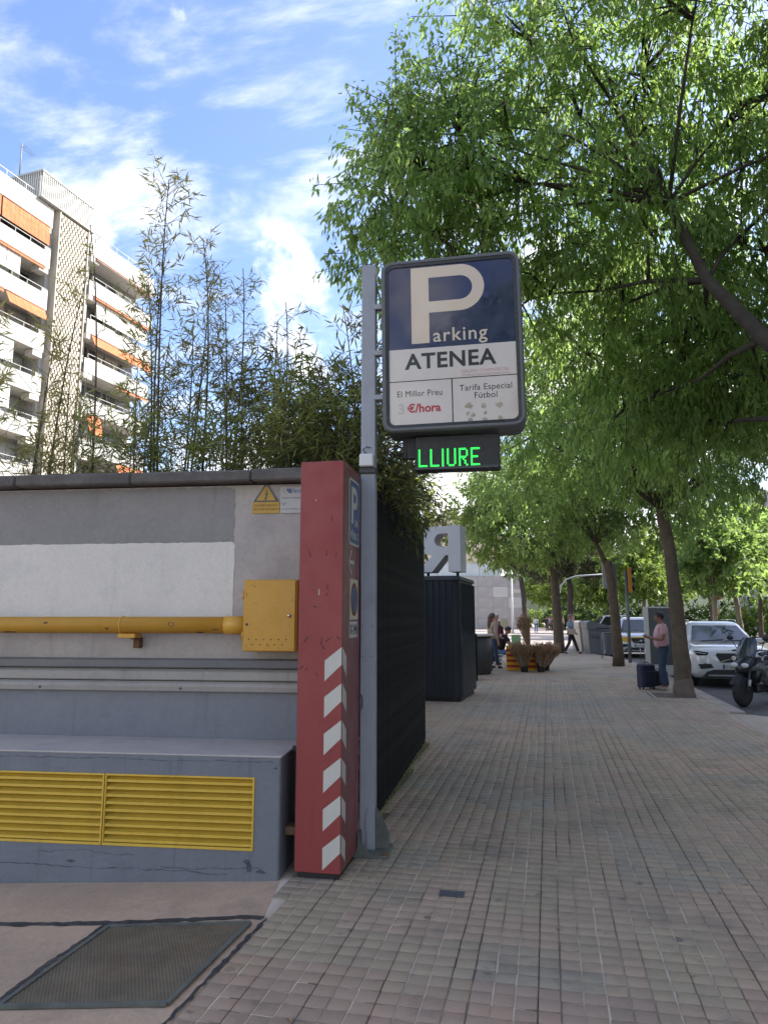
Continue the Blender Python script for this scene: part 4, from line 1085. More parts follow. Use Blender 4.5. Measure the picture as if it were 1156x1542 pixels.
BASE = dict(pel=(0, 0, .95), waist=(0, 0, 1.09), chest=(0, 0, 1.28), neck0=(-.01, 0, 1.44), neck1=(.0, 0, 1.52), hb=(.02, 0, 1.60), ht=(.015, 0, 1.67), nose=(.118, 0, 1.59),
            shL=(0, .18, 1.40), elL=(-.02, .235, 1.13), wrL=(.05, .23, .89), hnL=(.07, .225, .81), shR=(0, -.18, 1.40), elR=(-.02, -.235, 1.13), wrR=(.05, -.23, .89), hnR=(.07, -.225, .81),
            hpL=(0, .095, .90), knL=(.02, .105, .50), anL=(-.02, .11, .085), toL=(.15, .125, .035), hpR=(0, -.095, .90), knR=(.02, -.105, .50), anR=(-.02, -.11, .085), toR=(.15, -.125, .035))
def person(label, loc, rz, pose, skinm='skin', shirt='cloth_white', trousers='jeans', shoes='cloth_black', hair='hair_dark', sleeve=.55, long_hair=False, detail=True, group=None, scale=1.0, belly=0.0):
    J = {k: Vector(v) for k, v in BASE.items()}
    for k, v in pose.items(): J[k] = Vector(v)
    t = thing('person', label, 'person', loc, rz, group); t.scale = (scale,) * 3
    pts, edges, rad, idx = [], [], [], {}
    def add(k, p, r, par=None):
        idx[k] = len(pts); pts.append(p); rad.append(r)
        if par is not None: edges.append((idx[par], idx[k]))
    add('pel', J['pel'], .115); add('waist', J['waist'], .115, 'pel'); add('chest', J['chest'], .13, 'waist'); add('neck0', J['neck0'], .075, 'chest'); add('neck1', J['neck1'], .055, 'neck0')
    hd = (J['ht'] - J['hb']).normalized()
    add('hb', J['hb'], .088, 'neck1'); add('ht', J['ht'] + hd * .03, .078, 'hb'); add('nose', J['nose'], .014, 'hb')
    for S_ in 'LR':
        add('sh' + S_, J['sh' + S_], .058, 'chest'); add('el' + S_, J['el' + S_], .042, 'sh' + S_); add('wr' + S_, J['wr' + S_], .027, 'el' + S_); add('hn' + S_, J['hn' + S_], (.036, .022), 'wr' + S_)
        d = (J['hn' + S_] - J['wr' + S_]).normalized(); side = Vector((1, 0, 0)) if abs(d.x) < .8 else Vector((0, 0, 1))
        side = (side - d * side.dot(d)).normalized(); curl = Vector((0, 1 if S_ == 'R' else -1, 0))
        if detail:
            for k, (o_, ln) in enumerate(((.030, .072), (.010, .080), (-.010, .074), (-.028, .058))):
                a = 'f%d%s' % (k, S_)
                add(a, J['hn' + S_] + d * .045 + side * o_, .0095, 'hn' + S_); add(a + 'b', J['hn' + S_] + d * (.045 + ln * .6) + side * o_ * 1.1 + curl * .012, .0085, a); add(a + 'c', J['hn' + S_] + d * (.04 + ln * .85) + side * o_ + curl * .035, .007, a + 'b')
            add('th' + S_, J['hn' + S_] + side * .045 + d * .005 + curl * .01, .010, 'hn' + S_); add('tb' + S_, J['hn' + S_] + side * .060 + d * .045 + curl * .02, .008, 'th' + S_)
        add('hp' + S_, J['hp' + S_], .085, 'pel'); add('kn' + S_, J['kn' + S_], .055, 'hp' + S_); add('an' + S_, J['an' + S_], .036, 'kn' + S_); add('to' + S_, J['to' + S_], .03, 'an' + S_)
    skin('body', pts, edges, rad, skinm, t, 2 if detail else 1)
    # shirt
    c = J['chest']; fwd = Vector((1, 0, 0))
    sp, se, sr = [J['pel'] + (J['waist'] - J['pel']) * -.35, J['waist'] + fwd * belly, c + fwd * belly * .4, J['neck0']], [(0, 1), (1, 2), (2, 3)], [.172, .158 + belly, .158, .085]
    for S_ in 'LR':
        i = len(sp); e_, s_ = J['el' + S_], J['sh' + S_]
        sp.append(s_); sr.append(.082); se.append((2, i))
        sp.append(s_ + (e_ - s_) * min(1, sleeve * 1.2)); sr.append(.068); se.append((i, i + 1))
        if sleeve > 1: sp.append(e_ + (J['wr' + S_] - e_) * .9); sr.append(.046); se.append((i + 1, i + 2))
    skin('shirt', sp, se, sr, shirt, t, 2 if detail else 1)
    tp, te, tr = [J['pel'] + Vector((0, 0, -.02))], [], [.100]
    for S_ in 'LR':
        i = len(tp); tp += [J['hp' + S_], J['kn' + S_], J['an' + S_] + (J['kn' + S_] - J['an' + S_]) * .02]; tr += [.098, .076, .064]; te += [(0, i), (i, i + 1), (i + 1, i + 2)]
    skin('trousers', tp, te, tr, trousers, t, 2 if detail else 1)
    for S_ in 'LR':
        a, b = J['an' + S_], J['to' + S_]
        skin('shoe', [a + Vector((0, 0, -.035)), a.lerp(b, .6) + Vector((0, 0, -.006)), b + Vector((0, 0, .004))], [(0, 1), (1, 2)], [(.05, .05), (.046, .042), (.040, .034)], shoes, t, 1)
    # hair: cap over the crown and back of the head
    g = MB(); up_ = hd; f_ = (J['nose'] - J['hb']); f_ = (f_ - up_ * f_.dot(up_)).normalized(); sd = up_.cross(f_)
    hc = J['hb'] + up_ * .065 - f_ * .012
    rings = []
    for i in range(7):
        ph = PI / 2 * (i / 6); ring = []
        for k in range(14):
            a = 2 * PI * k / 14
            dn = (-.075 if math.cos(a) < .25 else .010) if i == 0 else 0
            rr_ = .098 * math.cos(ph) + (1e-4 if i == 6 else 0)
            ring.append(hc + f_ * math.cos(a) * rr_ * 1.08 + sd * math.sin(a) * rr_ * .93 + up_ * (.088 * math.sin(ph) + dn))
        rings.append(ring)
    g.loft(rings); obj('hair', g, hair, t)
    if long_hair:
        b = hc - f_ * .07; skin('hair', [b + up_ * .03, b - Vector((0, 0, .13)) - f_ * .02, b - Vector((0, 0, .30)) - f_ * .05, b - Vector((0, 0, .42)) - f_ * .05], [(0, 1), (1, 2), (2, 3)], [.075, .085, .075, .035], hair, t, 1)
    if detail:
        for s_ in (1, -1):
            g = MB(); g.sphere(J['hb'] + f_ * .078 + sd * .032 * s_ + up_ * .022, .010, 8, 6); obj('eye', g, 'hair_dark', t)
            g = MB(); g.sphere(J['hb'] + sd * .092 * s_ - f_ * .012 + up_ * .01, (.018, .014, .030), 8, 6); obj('ear', g, skinm, t)
        g = MB(); g.sphere(J['hb'] + f_ * .080 - up_ * .042, (.014, .024, .006), 8, 6); obj('mouth', g, 'cloth_maroon', t)
    return t
# man reading his phone beside the tree: faces left (-X), seen from his right... body turned slightly to the camera
man = person('man in a pink polo shirt and jeans looking down at his phone by the tree', (2.47, 17.0, 0), R(182),
    dict(hb=(.055, 0, 1.585), ht=(.055, 0, 1.66), nose=(.150, 0, 1.545), neck1=(.025, 0, 1.51), elL=(.03, .25, 1.12), wrL=(.25, .10, 1.15), hnL=(.31, .05, 1.18), elR=(.03, -.25, 1.12), wrR=(.24, -.12, 1.14), hnR=(.31, -.06, 1.17),
         knL=(.05, .11, .5), anL=(-.03, .12, .085), toL=(.15, .14, .035), anR=(.02, -.10, .085), toR=(.20, -.12, .035)),
    skinm='skin_dark', shirt='shirt_pink', trousers='jeans', shoes='shoe', hair='hair_dark', sleeve=.6, belly=.035)
t = thing('mobile_phone', 'white phone held up in the hands of the man in pink', 'phone', (2.47 - .385, 17.0 + .0, 1.20), R(182))
g = MB(); g.bbox(-.035, .045, -.036, .036, -.006, .004, .002); obj('phone_body', g, 'white_plastic', t); t.rotation_euler = (0, R(-20), R(182))
def suitcase(label, loc, rz, w_, h_, d_, m, handle):
    t = thing('suitcase', label, 'suitcase', loc, rz, 'luggage beside the man')
    g = MB(); g.loft([rr3(-w_ / 2, w_ / 2, -d_ / 2, d_ / 2, .05, z) for z in (.045, .07, h_ - .03)] + [rr3(-w_ / 2 + .03, w_ / 2 - .03, -d_ / 2 + .03, d_ / 2 - .03, .04, h_)], smooth=False); obj('shell', g, m, t)
    g = MB(); g.bbox(-w_ / 2 + .05, w_ / 2 - .05, -d_ / 2 - .03, -d_ / 2 - .001, h_ * .22, h_ * .72, .015); obj('front_pocket', g, m, t)
    g = MB(); g.tube([(-.07, 0, h_ - .005), (-.06, 0, h_ + .035), (.06, 0, h_ + .035), (.07, 0, h_ - .005)], .010, 6); obj('carry_handle', g, 'black', t)
    for x in (-w_ / 2 + .05, w_ / 2 - .05):
        for y in (-d_ / 2 + .05, d_ / 2 - .05):
            g = MB(); g.lathe([(.022, -.012), (.022, .012)], 10, axis='x', c=(x, y, .0225)); obj('wheel', g, 'rubber', t)
    if handle:
        for x in (-.06, .06):
            g = MB(); g.tube([(x, d_ / 2 - .03, h_), (x, d_ / 2 - .03, handle)], .007, 6); obj('telescopic_rod', g, 'chrome', t)
        g = MB(); g.bbox(-.075, .075, d_ / 2 - .045, d_ / 2 - .015, handle, handle + .03, .006); obj('grip', g, 'black', t)
suitcase('upright navy suitcase on the left of the pair beside the man in pink', (2.12, 17.25, 0), R(25), .36, .56, .24, 'suitcase', 1.02)
suitcase('smaller black bag behind the legs of the man in pink', (2.42, 17.45, 0), R(10), .36, .40, .20, 'bag_black', None)

# walking woman in denim jacket
wk = person('woman in a denim jacket walking with a phone to her ear by the bins', (.95, 32.8, 0), R(-10),
    dict(hpL=(0, .09, .90), knL=(.16, .10, .52), anL=(.30, .10, .085), toL=(.46, .11, .06), knR=(-.05, -.10, .50), anR=(-.28, -.11, .10), toR=(-.14, -.12, .035), elR=(.12, -.24, 1.17), wrR=(.16, -.18, 1.40), hnR=(.12, -.13, 1.50), wrL=(.14, .2, .95), hnL=(.2, .19, .90)),
    shirt='cloth_denim', trousers='cloth_black', shoes='cloth_black', hair='hair_grey', sleeve=1.2)
t = thing('shoulder_bag', 'beige shoulder bag at the hip of the walking woman', 'bag', (1.0, 32.55, .86), R(-10))
g = MB(); g.loft([rr3(-.15, .15, -.05, .05, .04, 0), rr3(-.17, .17, -.06, .06, .05, .12), rr3(-.14, .14, -.03, .03, .02, .24)], smooth=False); obj('bag_body', g, 'cloth_beige', t)
g = MB(); g.tube([(-.12, 0, .22), (-.05, .05, .50), (.0, .1, .62), (.05, .05, .50), (.12, 0, .22)], .012, 6); obj('strap', g, 'cloth_beige', t)
# stall people
person('woman with long brown hair in a striped blouse leaning on the counter', (-1.74, 22.9, 0), R(35),
    dict(pel=(-.04, 0, .93), elL=(.08, .25, 1.16), wrL=(.27, .14, 1.02), hnL=(.34, .10, .98), knR=(.05, -.1, .5), anR=(.12, -.1, .085), toR=(.28, -.1, .035)),
    shirt='cloth_beige', trousers='jeans', shoes='cloth_black', hair='hair_brown', sleeve=1.2, long_hair=True)
person('man with dark hair in a black shirt bent over the flower stall', (-1.50, 23.7, 0), R(-5),
    dict(pel=(-.1, 0, .50), waist=(-.04, 0, .66), chest=(.06, 0, .86), neck0=(.13, 0, 1.02), neck1=(.17, 0, 1.10), hb=(.22, 0, 1.16), ht=(.235, 0, 1.235), nose=(.315, 0, 1.11), shL=(.08, .19, .98), elL=(.24, .24, .76), wrL=(.45, .15, .74), hnL=(.52, .12, .74), shR=(.08, -.19, .98), elR=(.24, -.24, .76), wrR=(.45, -.15, .74), hnR=(.52, -.12, .74),
         hpL=(-.08, .1, .47), knL=(.36, .14, .50), anL=(.34, .14, .085), toL=(.5, .15, .035), hpR=(-.08, -.1, .47), knR=(.36, -.14, .50), anR=(.34, -.14, .085), toR=(.5, -.15, .035)),
    shirt='cloth_black', trousers='jeans_pale', hair='hair_dark', sleeve=.7)
person('person in a white hat and maroon top standing behind the stall', (-1.75, 24.6, 0), R(-60), {}, shirt='cloth_maroon', trousers='jeans', hair='cloth_white', sleeve=1.2)
t = thing('folding_chair', 'white tubular folding chair beside the flag covered table', 'chair', (-1.55, 23.6, 0), R(-5))
g = MB(); g.bbox(-.28, .12, -.2, .2, .39, .415, .008); obj('seat', g, 'white_plastic', t)
for y in (-.21, .21):
    g = MB(); g.tube([(-.32, y, .85), (-.2, y, .42), (.22, y, .012)], .012, 6); obj('front_leg', g, 'white_plastic', t)
    g = MB(); g.tube([(.1, y * .9, .40), (-.3, y * .9, .012)], .012, 6); obj('rear_leg', g, 'white_plastic', t)
g = MB(); g.bbox(-.335, -.30, -.2, .2, .66, .84, .008); obj('backrest', g, 'white_plastic', t)
t = thing('paper_fan', 'round orange and white paper fan behind the woman at the stall', 'fan', (-1.42, 24.1, 1.42), R(10))
g = MB(); g.lathe([(.15, 0), (.15, .006)], 20, smooth=False); obj('fan_sheet', g, 'pale_yellow', t)
g = MB(); g.tube([(0, .003, -.15), (0, .003, -.30)], .012, 6); obj('fan_handle', g, 'wood_brown', t)

# stall table with a red and yellow striped cloth
t = thing('stall_table', 'stall table draped in a yellow and red striped flag', 'table', (-1.28, 22.15, 0), R(-3))
g = MB(); g.bbox(.02, 1.02, .02, .65, .70, .73, .01); obj('table_top', g, 'wood_brown', t)
for x in (.08, .96):
    for y in (.08, .6):
        g = MB(); g.tube([(x, y, 0), (x, y, .70)], .018, 6); obj('leg', g, 'dark_metal', t)
nst = 9
for k in range(nst):
    z1, z0 = .74 - k * .08, .74 - (k + 1) * .08
    g = MB(); pts1, pts0 = [], []
    for i in range(25):
        u = i / 24
        def pos(z):
            sag = (.74 - z) * .05
            wv = .018 * math.sin(u * 31 + 2 * z) * (.74 - z) * 2
            if u < .25: return (0 - sag * .6 + wv + .22 * (max(0, .74 - z) ** 1.0) * (1 - u * 4) * .0 + .12 * abs(z - .45) * (1 - u * 4), .68 - u * 4 * .70, z)
            return ((u - .25) / .75 * 1.05, -.02 - sag + wv, z)
        pts1.append(pos(z1)); pts0.append(pos(z0))
    g.loft([pts0, pts1], caps=False, close=False)
    obj('cloth_stripe', g, 'flag_yellow' if k % 2 == 0 else 'flag_red', t)
g = MB(); g.bbox(-.02, 1.06, -.03, .68, .731, .745, .006); obj('cloth_top', g, 'flag_yellow', t)
BUNCH = []
def bundle(label, loc, n, h0, h1, spread, lean, seed, pot=True):
    t = thing('stick_bouquet', label, 'bouquet', loc, 0, 'bunches of dried stems at the stall')
    rr = random.Random(seed)
    if pot:
        g = MB(); g.lathe([(.10, 0), (.125, .24), (.132, .24), (.132, .27), (.118, .27), (.10, .10)], 16, axis='z', smooth=False); obj('pot', g, 'black', t)
    g = MB(); g2 = MB(); g3 = MB(); ends = []
    for k in range(n):
        a, q = rr.uniform(0, 2 * PI), math.sqrt(rr.random()); h = rr.uniform(h0, h1)
        b = Vector((math.cos(a) * q * .06, math.sin(a) * q * .06, .05 if pot else 0)); e = Vector((math.cos(a) * q * spread + lean[0], math.sin(a) * q * spread + lean[1], h * (1 - .12 * q)))
        (g if k % 3 else g3).tube([b, b.lerp(e, .6) + Vector((0, 0, .03)), e], [.007, .007, .009], 4, smooth=False)
        ends.append(tuple(b.lerp(e, rr.uniform(.72, 1.0))))
        if rr.random() < .35: g2.sphere(e, (.016, .016, .03), 5, 4)
    BUNCH.append((t, ends))
    obj('stems', g, 'twig_brown', t, kind='stuff'); obj('pale_stems', g3, 'cloth_beige', t, kind='stuff'); obj('buds', g2, 'bud_red', t, kind='stuff')
bundle('left bouquet of dried stems in a black pot in front of the striped cloth', (-.74, 21.75, 0), 220, .62, .86, .36, (-.05, 0), 1)
bundle('right bouquet of dried stems fanning out of a black pot at the stall corner', (-.26, 21.85, 0), 230, .60, .84, .38, (.14, 0), 2)
bundle('dried stems in the rear black pot behind the right bouquet', (-.12, 22.5, 0), 160, .60, .84, .36, (.10, 0), 3)
bundle('tall sheaf of dried stems leaning up from the stall table', (-.62, 22.55, .745), 130, .66, .92, .20, (-.14, 0), 4, pot=False)
t = thing('gift_bag', 'pale green paper bag on the striped stall table', 'bag', (-.98, 22.25, .745), R(10))
g = MB(); g.loft([rr3(-.13, .13, -.06, .06, .005, 0, 1), rr3(-.14, .14, -.05, .05, .005, .33, 1)], smooth=False); obj('bag_body', g, 'bag_green', t)
g = MB(); g.tube([(-.05, -.05, .32), (-.04, -.05, .42), (.04, -.05, .42), (.05, -.05, .32)], .006, 5); obj('bag_handle', g, 'bag_green', t)

# far crowd
person('far person in a white top and blue jeans walking across the plaza', (-1.3, 78, -.02), R(80), {}, shirt='cloth_white', trousers='jeans_pale', hair='hair_grey', detail=False, sleeve=1.2)
for k, (x, y, a, sh, tr_, lab) in enumerate(((-.2, 86, 60, 'cloth_black', 'cloth_black', 'far person all in black right of the white topped walker'), (.45, 88, 200, 'cloth_maroon', 'cloth_black', 'far person in a maroon top within the dark group on the plaza'),
        (1.1, 87, 120, 'cloth_black', 'jeans', 'far person in a black top and jeans in the dark group on the plaza'), (1.75, 90, 20, 'cloth_beige', 'cloth_black', 'far person in a beige top near the middle tree trunk'), (.1, 92, 250, 'cloth_denim', 'cloth_black', 'far person in a denim blue top at the back of the group'))):
    person(lab, (x, y, -.02), R(a), {}, shirt=sh, trousers=tr_, detail=False, sleeve=1.2, group='people crossing the far plaza')

# ================================================================== STREET FURNITURE
t = thing('cabinet_panel', 'dark green metal board with a pale edge standing behind the man', 'panel', (2.77, 21.3, 0), R(-10))
g = MB(); g.bbox(0.0, .82, 0, .30, .30, 1.86, .012); obj('board', g, 'panel_green', t)
g = MB(); g.bbox(-.14, -.001, -.01, .31, 0, 1.90, .012); obj('pale_edge', g, 'panel_pale', t)
g = MB(); g.bbox(-.02, .84, .02, .9, 1.861, 1.90, .01); obj('roof', g, 'panel_pale', t)
g = MB(); g.bbox(0, .82, .02, .28, 0, .299, .012); obj('foot', g, 'panel_pale', t)
def container(label, loc, rz, body, lid):
    t = thing('waste_container', label, 'waste container', loc, rz, 'waste containers at the kerb')
    # end profile extruded across: front low, back high, sloping lid
    g = MB(); g.prism([(0.05, .12), (1.10, .12), (1.22, 1.02), (-.02, 1.22)], 0, 1.75, plane='xz', M4=Matrix.Rotation(0, 4, 'Z')); obj('body', g, body, t)
    g = MB(); g.prism([(-.05, 1.235), (1.26, 1.035), (1.24, 1.10), (.95, 1.36), (.10, 1.58), (-.05, 1.50)], -.03, 1.78); obj('lid', g, lid, t)
    g = MB(); g.bbox(.3, .9, -.045, -.031, 1.22, 1.27, .004); obj('slot', g, 'black', t)
    g = MB(); g.bbox(.60, .72, -.05, -.001, .13, 1.0, .01); obj('pale_stripe', g, 'bin_light', t)
    g = MB(); g.tube([(.15, -.02, .95), (.15, -.10, .88), (.42, -.10, .84), (.42, -.02, .90)], .02, 6); obj('handle', g, 'dark_metal', t)
    for x in (.15, 1.0):
        g = MB(); g.lathe([(.06, -.03), (.06, .03)], 10, axis='x', c=(x, .2, .06)); g.lathe([(.06, -.03), (.06, .03)], 10, axis='x', c=(x, 1.5, .06)); obj('castors', g, 'rubber', t)
    return t
container('dark grey waste container with a sloping lid nearest the pavement', (1.72, 33.0, -.128), R(6), 'bin_grey', 'bin_grey')
container('beige sided waste container behind the dark grey one', (1.45, 35.1, -.128), R(6), 'bin_beige', 'bin_beige')
container('third waste container farthest along the kerb', (1.35, 37.2, -.128), R(6), 'bin_light', 'bin_grey')
t = thing('litter_bin', 'small dark grey litter bin hung between two posts near the second tree', 'litter bin', (2.30, 29.6, 0), R(8))
for x in (-.27, .27):
    g = MB(); g.tube([(x, 0, 0), (x, 0, .98)], .018, 8); obj('post', g, 'post_grey', t)
g = MB(); g.loft([rr3(-.20, .20, -.16, .16, .10, .36), rr3(-.235, .235, -.18, .18, .11, .98)], smooth=False); obj('basket', g, 'bin_grey', t)
g = MB(); g.loft([rr3(-.245, .245, -.19, .19, .11, .981), rr3(-.245, .245, -.19, .19, .11, 1.01)], smooth=False); obj('rim', g, 'dark_metal', t)
def traffic_light(label, loc, rz, hz, m_head, m_post, big=1.0):
    t = thing('traffic_light', label, 'traffic light', loc, rz, 'traffic lights at the crossing')
    g = MB(); g.tube([(0, 0, 0), (0, 0, hz + .3)], .06, 10); obj('post', g, m_post, t)
    g = MB(); g.bbox(-.15 * big, .15 * big, -.062 - .2 * big, -.062, hz - .45, hz + .45, .02); obj('head', g, m_head, t)
    for k, mm_ in enumerate(('bin_grey', 'bin_grey', 'bin_grey')):
        g = MB(); g.lathe([(.09, -.062 - .2 * big), (.10, -.142 - .2 * big), (.09, -.142 - .2 * big), (.08, -.064 - .2 * big)], 12, axis='y', c=(0, 0, hz + .29 - k * .29)); obj('hood', g, 'black', t)
    return t
tl = traffic_light('grey traffic light seen from behind left of the second tree trunk', (2.27, 26.4, 0), R(180), 3.05, 'post_grey', 'post_grey', 1.15)
g = MB(); g.bbox(.04, .34, .06, .24, 2.62, 3.52, .02); obj('side_head', g, 'bin_light', tl)
traffic_light('yellow traffic light just right of the second tree trunk', (2.80, 26.9, 0), R(80), 2.95, 'traffic_yellow', 'post_grey', .7)
t = thing('mast_arm', 'pale curved mast arm arching over the road behind the trees', 'lamp post', (.62, 40, -.02), 0)
g = MB(); g.tube([(0, 0, 0), (0, 0, 2.9), (.12, 0, 3.35), (.45, 0, 3.70), (.95, 0, 3.86), (2.7, 0, 3.96)], [.07, .06, .05, .045, .045, .04], 8); obj('arm', g, 'post_pale', t)
g = MB(); g.bbox(2.55, 2.75, -.08, .08, 3.55, 3.9, .02); obj('signal_head', g, 'bin_light', t)
t = thing('flag_pole', 'thin white pole standing before the grey stone wall', 'pole', (-3.6, 75, -.02), 0)
g = MB(); g.tube([(0, 0, 0), (0, 0, 6.6)], [.11, .08], 8); obj('shaft', g, 'cloth_white', t)
g = MB(); g.lathe([(.2, 0), (.2, .04), (.1, .06)], 10, axis='z'); obj('base', g, 'post_grey', t)
t = thing('no_entry_sign', 'small red and white no entry sign on a post beyond the white car', 'traffic sign', (15.2, 70, -.128), R(-13))
g = MB(); g.tube([(0, 0, 0), (0, 0, 3.4)], .05, 8); obj('post', g, 'post_grey', t)
g = MB(); g.lathe([(.30, -.06), (.30, -.08)], 20, c=(0, 0, 3.6), smooth=False); obj('disc', g, 'sign_red', t)
g = MB(); g.bbox(-.2, .2, -.092, -.081, 3.54, 3.66, .004); obj('bar', g, 'white_film', t)
for lab, x, y, h in (('orange sign box on a post right of the no entry sign', 16.6, 68, 2.6), ('orange sign box below the no entry sign', 15.35, 72, 2.7)):
    t = thing('orange_signal', lab, 'signal', (x, y, -.128), R(-13), 'orange signal boxes far across the road')
    g = MB(); g.tube([(0, 0, 0), (0, 0, h)], .05, 8); obj('post', g, 'post_grey', t)
    g = MB(); g.bbox(-.22, .22, -.26, -.052, h - .75, h - .05, .02); obj('box', g, 'traffic_yellow', t)
t = thing('lamp_post', 'tall thin pale lamp post leaning above the white car', 'lamp post', (14.6, 60, -.128), 0)
g = MB(); g.tube([(0.9, 0, 0), (0, 0, 5.8), (-.6, 0, 8.5)], [.10, .07, .05], 8); obj('shaft', g, 'post_pale', t)
g = MB(); g.bbox(-1.3, -.5, -.1, .1, 8.45, 8.58, .02); obj('lantern', g, 'post_grey', t)
for k, (x, y, lab) in enumerate(((22.5, 64, 'left orange and white barrier behind the scooters'), (25.2, 64.6, 'right orange and white barrier behind the scooters'))):
    t = thing('road_barrier', lab, 'barrier', (x, y, -.128), R(-15), 'orange barriers across the road')
    for i in range(5):
        g = MB(); g.bbox(-1.1, 1.1, -.03, .03, .50 + i * .26, .68 + i * .26, .01); obj('plank', g, 'orange_plastic' if i % 2 == 0 else 'white_film', t)
    for xx in (-1.0, 1.0):
        g = MB(); g.bbox(xx - .05, xx + .05, .031, .1, 0, 1.8, .01); obj('post', g, 'dark_metal', t)

# ================================================================== VEHICLES
def wheel(parent, x, y, r, w_, axis='x'):
    g = MB(); g.lathe([(r * .66, -w_ / 2), (r * .95, -w_ / 2), (r, -w_ * .38), (r, w_ * .38), (r * .95, w_ / 2), (r * .66, w_ / 2)], 24, axis=axis)
    t_ = obj('wheel', g, 'rubber', parent, (x, y, r))
    g = MB(); g.lathe([(r * .66, -w_ * .42), (r * .62, -w_ * .3), (r * .62, w_ * .3), (r * .66, w_ * .42)], 24, axis=axis)
    obj('rim', g, 'chrome', t_)
    return t_
def car(label, loc, rz, paint, detail=True, group=None, stripe=None, tall=0.0):
    t = thing('parked_car', label, 'car', loc, rz, group)
    st = [(0.00, .58, .46, .78), (.05, .76, .34, .90), (.20, .87, .25, .985), (.55, .925, .22, 1.035), (1.25, .935, .22, 1.09), (2.2, .935, .22, 1.085), (3.4, .93, .22, 1.09), (4.2, .88, .28, 1.08), (4.40, .78, .38, .98)]
    g = MB(); rings = []
    for y, w_, zb, zt in st:
        h = [(w_ * .90, zb), (w_, zb + .12), (w_ * 1.005, zt - .22), (w_ * .965, zt - .06), (w_ * .85, zt - .012), (w_ * .45, zt + .012)]
        rings.append([(x, y, z) for x, z in h] + [(-x, y, z) for x, z in h[::-1]])
    g.loft(rings); obj('body', g, paint, t)
    zr = 1.63 + tall
    g = MB(); rings = []
    for z, w_, y0, y1 in ((1.05, .86, 1.10, 4.30), (1.29, .76, 1.51, 4.15), (zr - .10, .66, 1.92, 3.95), (zr - .03, .60, 2.10, 3.85), (zr, .46, 2.35, 3.6)):
        rings.append([(p[0], p[1], z) for p in rrect(-w_, w_, y0, y1, .16, 4)])
    g.loft(rings); obj('cabin', g, paint, t)
    # glass set just proud of the pillars
    def quad(name, ps, m): 
        gg = MB(); gg.add(ps, [(0, 1, 2, 3)]); return obj(name, gg, m, t)
    quad('windscreen', [(-.745, 1.15, 1.105), (.745, 1.15, 1.105), (.56, 1.865, zr - .115), (-.56, 1.865, zr - .115)], 'car_glass')
    for s_ in (-1, 1):
        quad('side_window', [(s_ * .862, 1.45, 1.10), (s_ * .862, 2.75, 1.10), (s_ * .690, 2.75, zr - .13), (s_ * .695, 1.98, zr - .13)], 'car_glass')
        quad('side_window', [(s_ * .862, 2.82, 1.10), (s_ * .862, 3.95, 1.10), (s_ * .700, 3.72, zr - .13), (s_ * .690, 2.82, zr - .13)], 'car_glass')
        g = MB(); g.bbox(s_ * .98 - .10, s_ * .98 + .10, 1.30, 1.40, 1.06, 1.20, .03); obj('wing_mirror', g, paint, t)
        g = MB(); g.prism([(s_ * .55, .865), (s_ * .60, .80), (s_ * .83, .805), (s_ * .885, .90), (s_ * .84, .915)][::s_], .02, .40); hl = obj('headlight', g, 'car_glass', t)
        g = MB(); g.prism([(s_ * .62, .845), (s_ * .62, .83), (s_ * .86, .865), (s_ * .87, .885)][::s_], .012, .1); obj('light_strip', g, 'lamp_glass', hl)
        g = MB(); g.prism([(s_ * .46, .50), (s_ * .76, .47), (s_ * .80, .585), (s_ * .52, .60)][::s_], -.002, .25); obj('fog_recess', g, 'black', t)
        for y in (.86, 3.5): wheel(t, s_ * .83, y, .355, .23)
        g = MB(); g.prism([(.40 * math.cos(a * PI / 10) + .86, .36 + .43 * math.sin(a * PI / 10)) for a in range(11)], s_ * .915, s_ * .945, plane='yz'); obj('wheel_arch', g, 'black', t)
        if detail:
            g = MB(); g.tube([(s_ * .62, 2.1, zr - .02), (s_ * .60, 2.2, zr + .035), (s_ * .58, 3.7, zr + .035), (s_ * .58, 3.8, zr - .01)], .014, 6); obj('roof_rail', g, 'chrome', t)
    g = MB(); g.prism([(-.40, .80), (-.37, .855), (.37, .855), (.40, .80), (.30, .63), (-.30, .63)][::-1], -.012, .08); gr_ = obj('grille', g, 'black', t)
    g = MB(); g.prism([(-.72, .24), (.72, .24), (.62, .40), (.46, .455), (-.46, .455), (-.62, .40)], -.006, .35); obj('lower_grille', g, 'black', t)
    g = MB(); g.bbox(-.60, .60, -.025, -.007, .30, .335, .006); obj('skid_bar', g, 'bin_light', t)
    if detail:
        g = MB(); g.prism([(-.33, .645), (-.29, .645), (.33, .84), (.29, .84)], -.018, -.0125); g.lathe([(.055, -.013), (.055, -.021)], 14, c=(0, 0, .742), smooth=False); obj('badge', g, 'chrome', gr_)
        g = MB(); g.bbox(-.26, .26, -.030, -.026, .475, .585, .002); pl = obj('number_plate', g, 'white_film', t)
        g = MB(); g.bbox(-.26, -.21, -.0335, -.0305, .475, .585, .001); obj('blue_band', g, 'traffic_blue', pl)
        text('lettering', '5187 KRX', .105, pl, 'letter_black', (-.19, -.0312, .493), width=.43, ext=.0003)
        for x in (-.2, .4):
            g = MB(); g.tube([(x - .3, 1.17, 1.12), (x + .25, 1.22, 1.155)], .010, 4); obj('wiper', g, 'black', t)
    if stripe:
        g = MB(); g.prism([(-.86, .70), (.86, .70), (.86, .90), (-.86, .90)], -.008, .02); obj('yellow_band', g, stripe, t)
        for s_ in (-1, 1):
            g = MB(); g.box(s_ * .945 - .006, s_ * .945 + .006, .6, 4.0, .70, .90); obj('yellow_band', g, stripe, t)
    return t
car('white SUV parked at the kerb facing the camera behind the nearest tree', (4.40, 19.1, -.128), R(0), 'car_white')
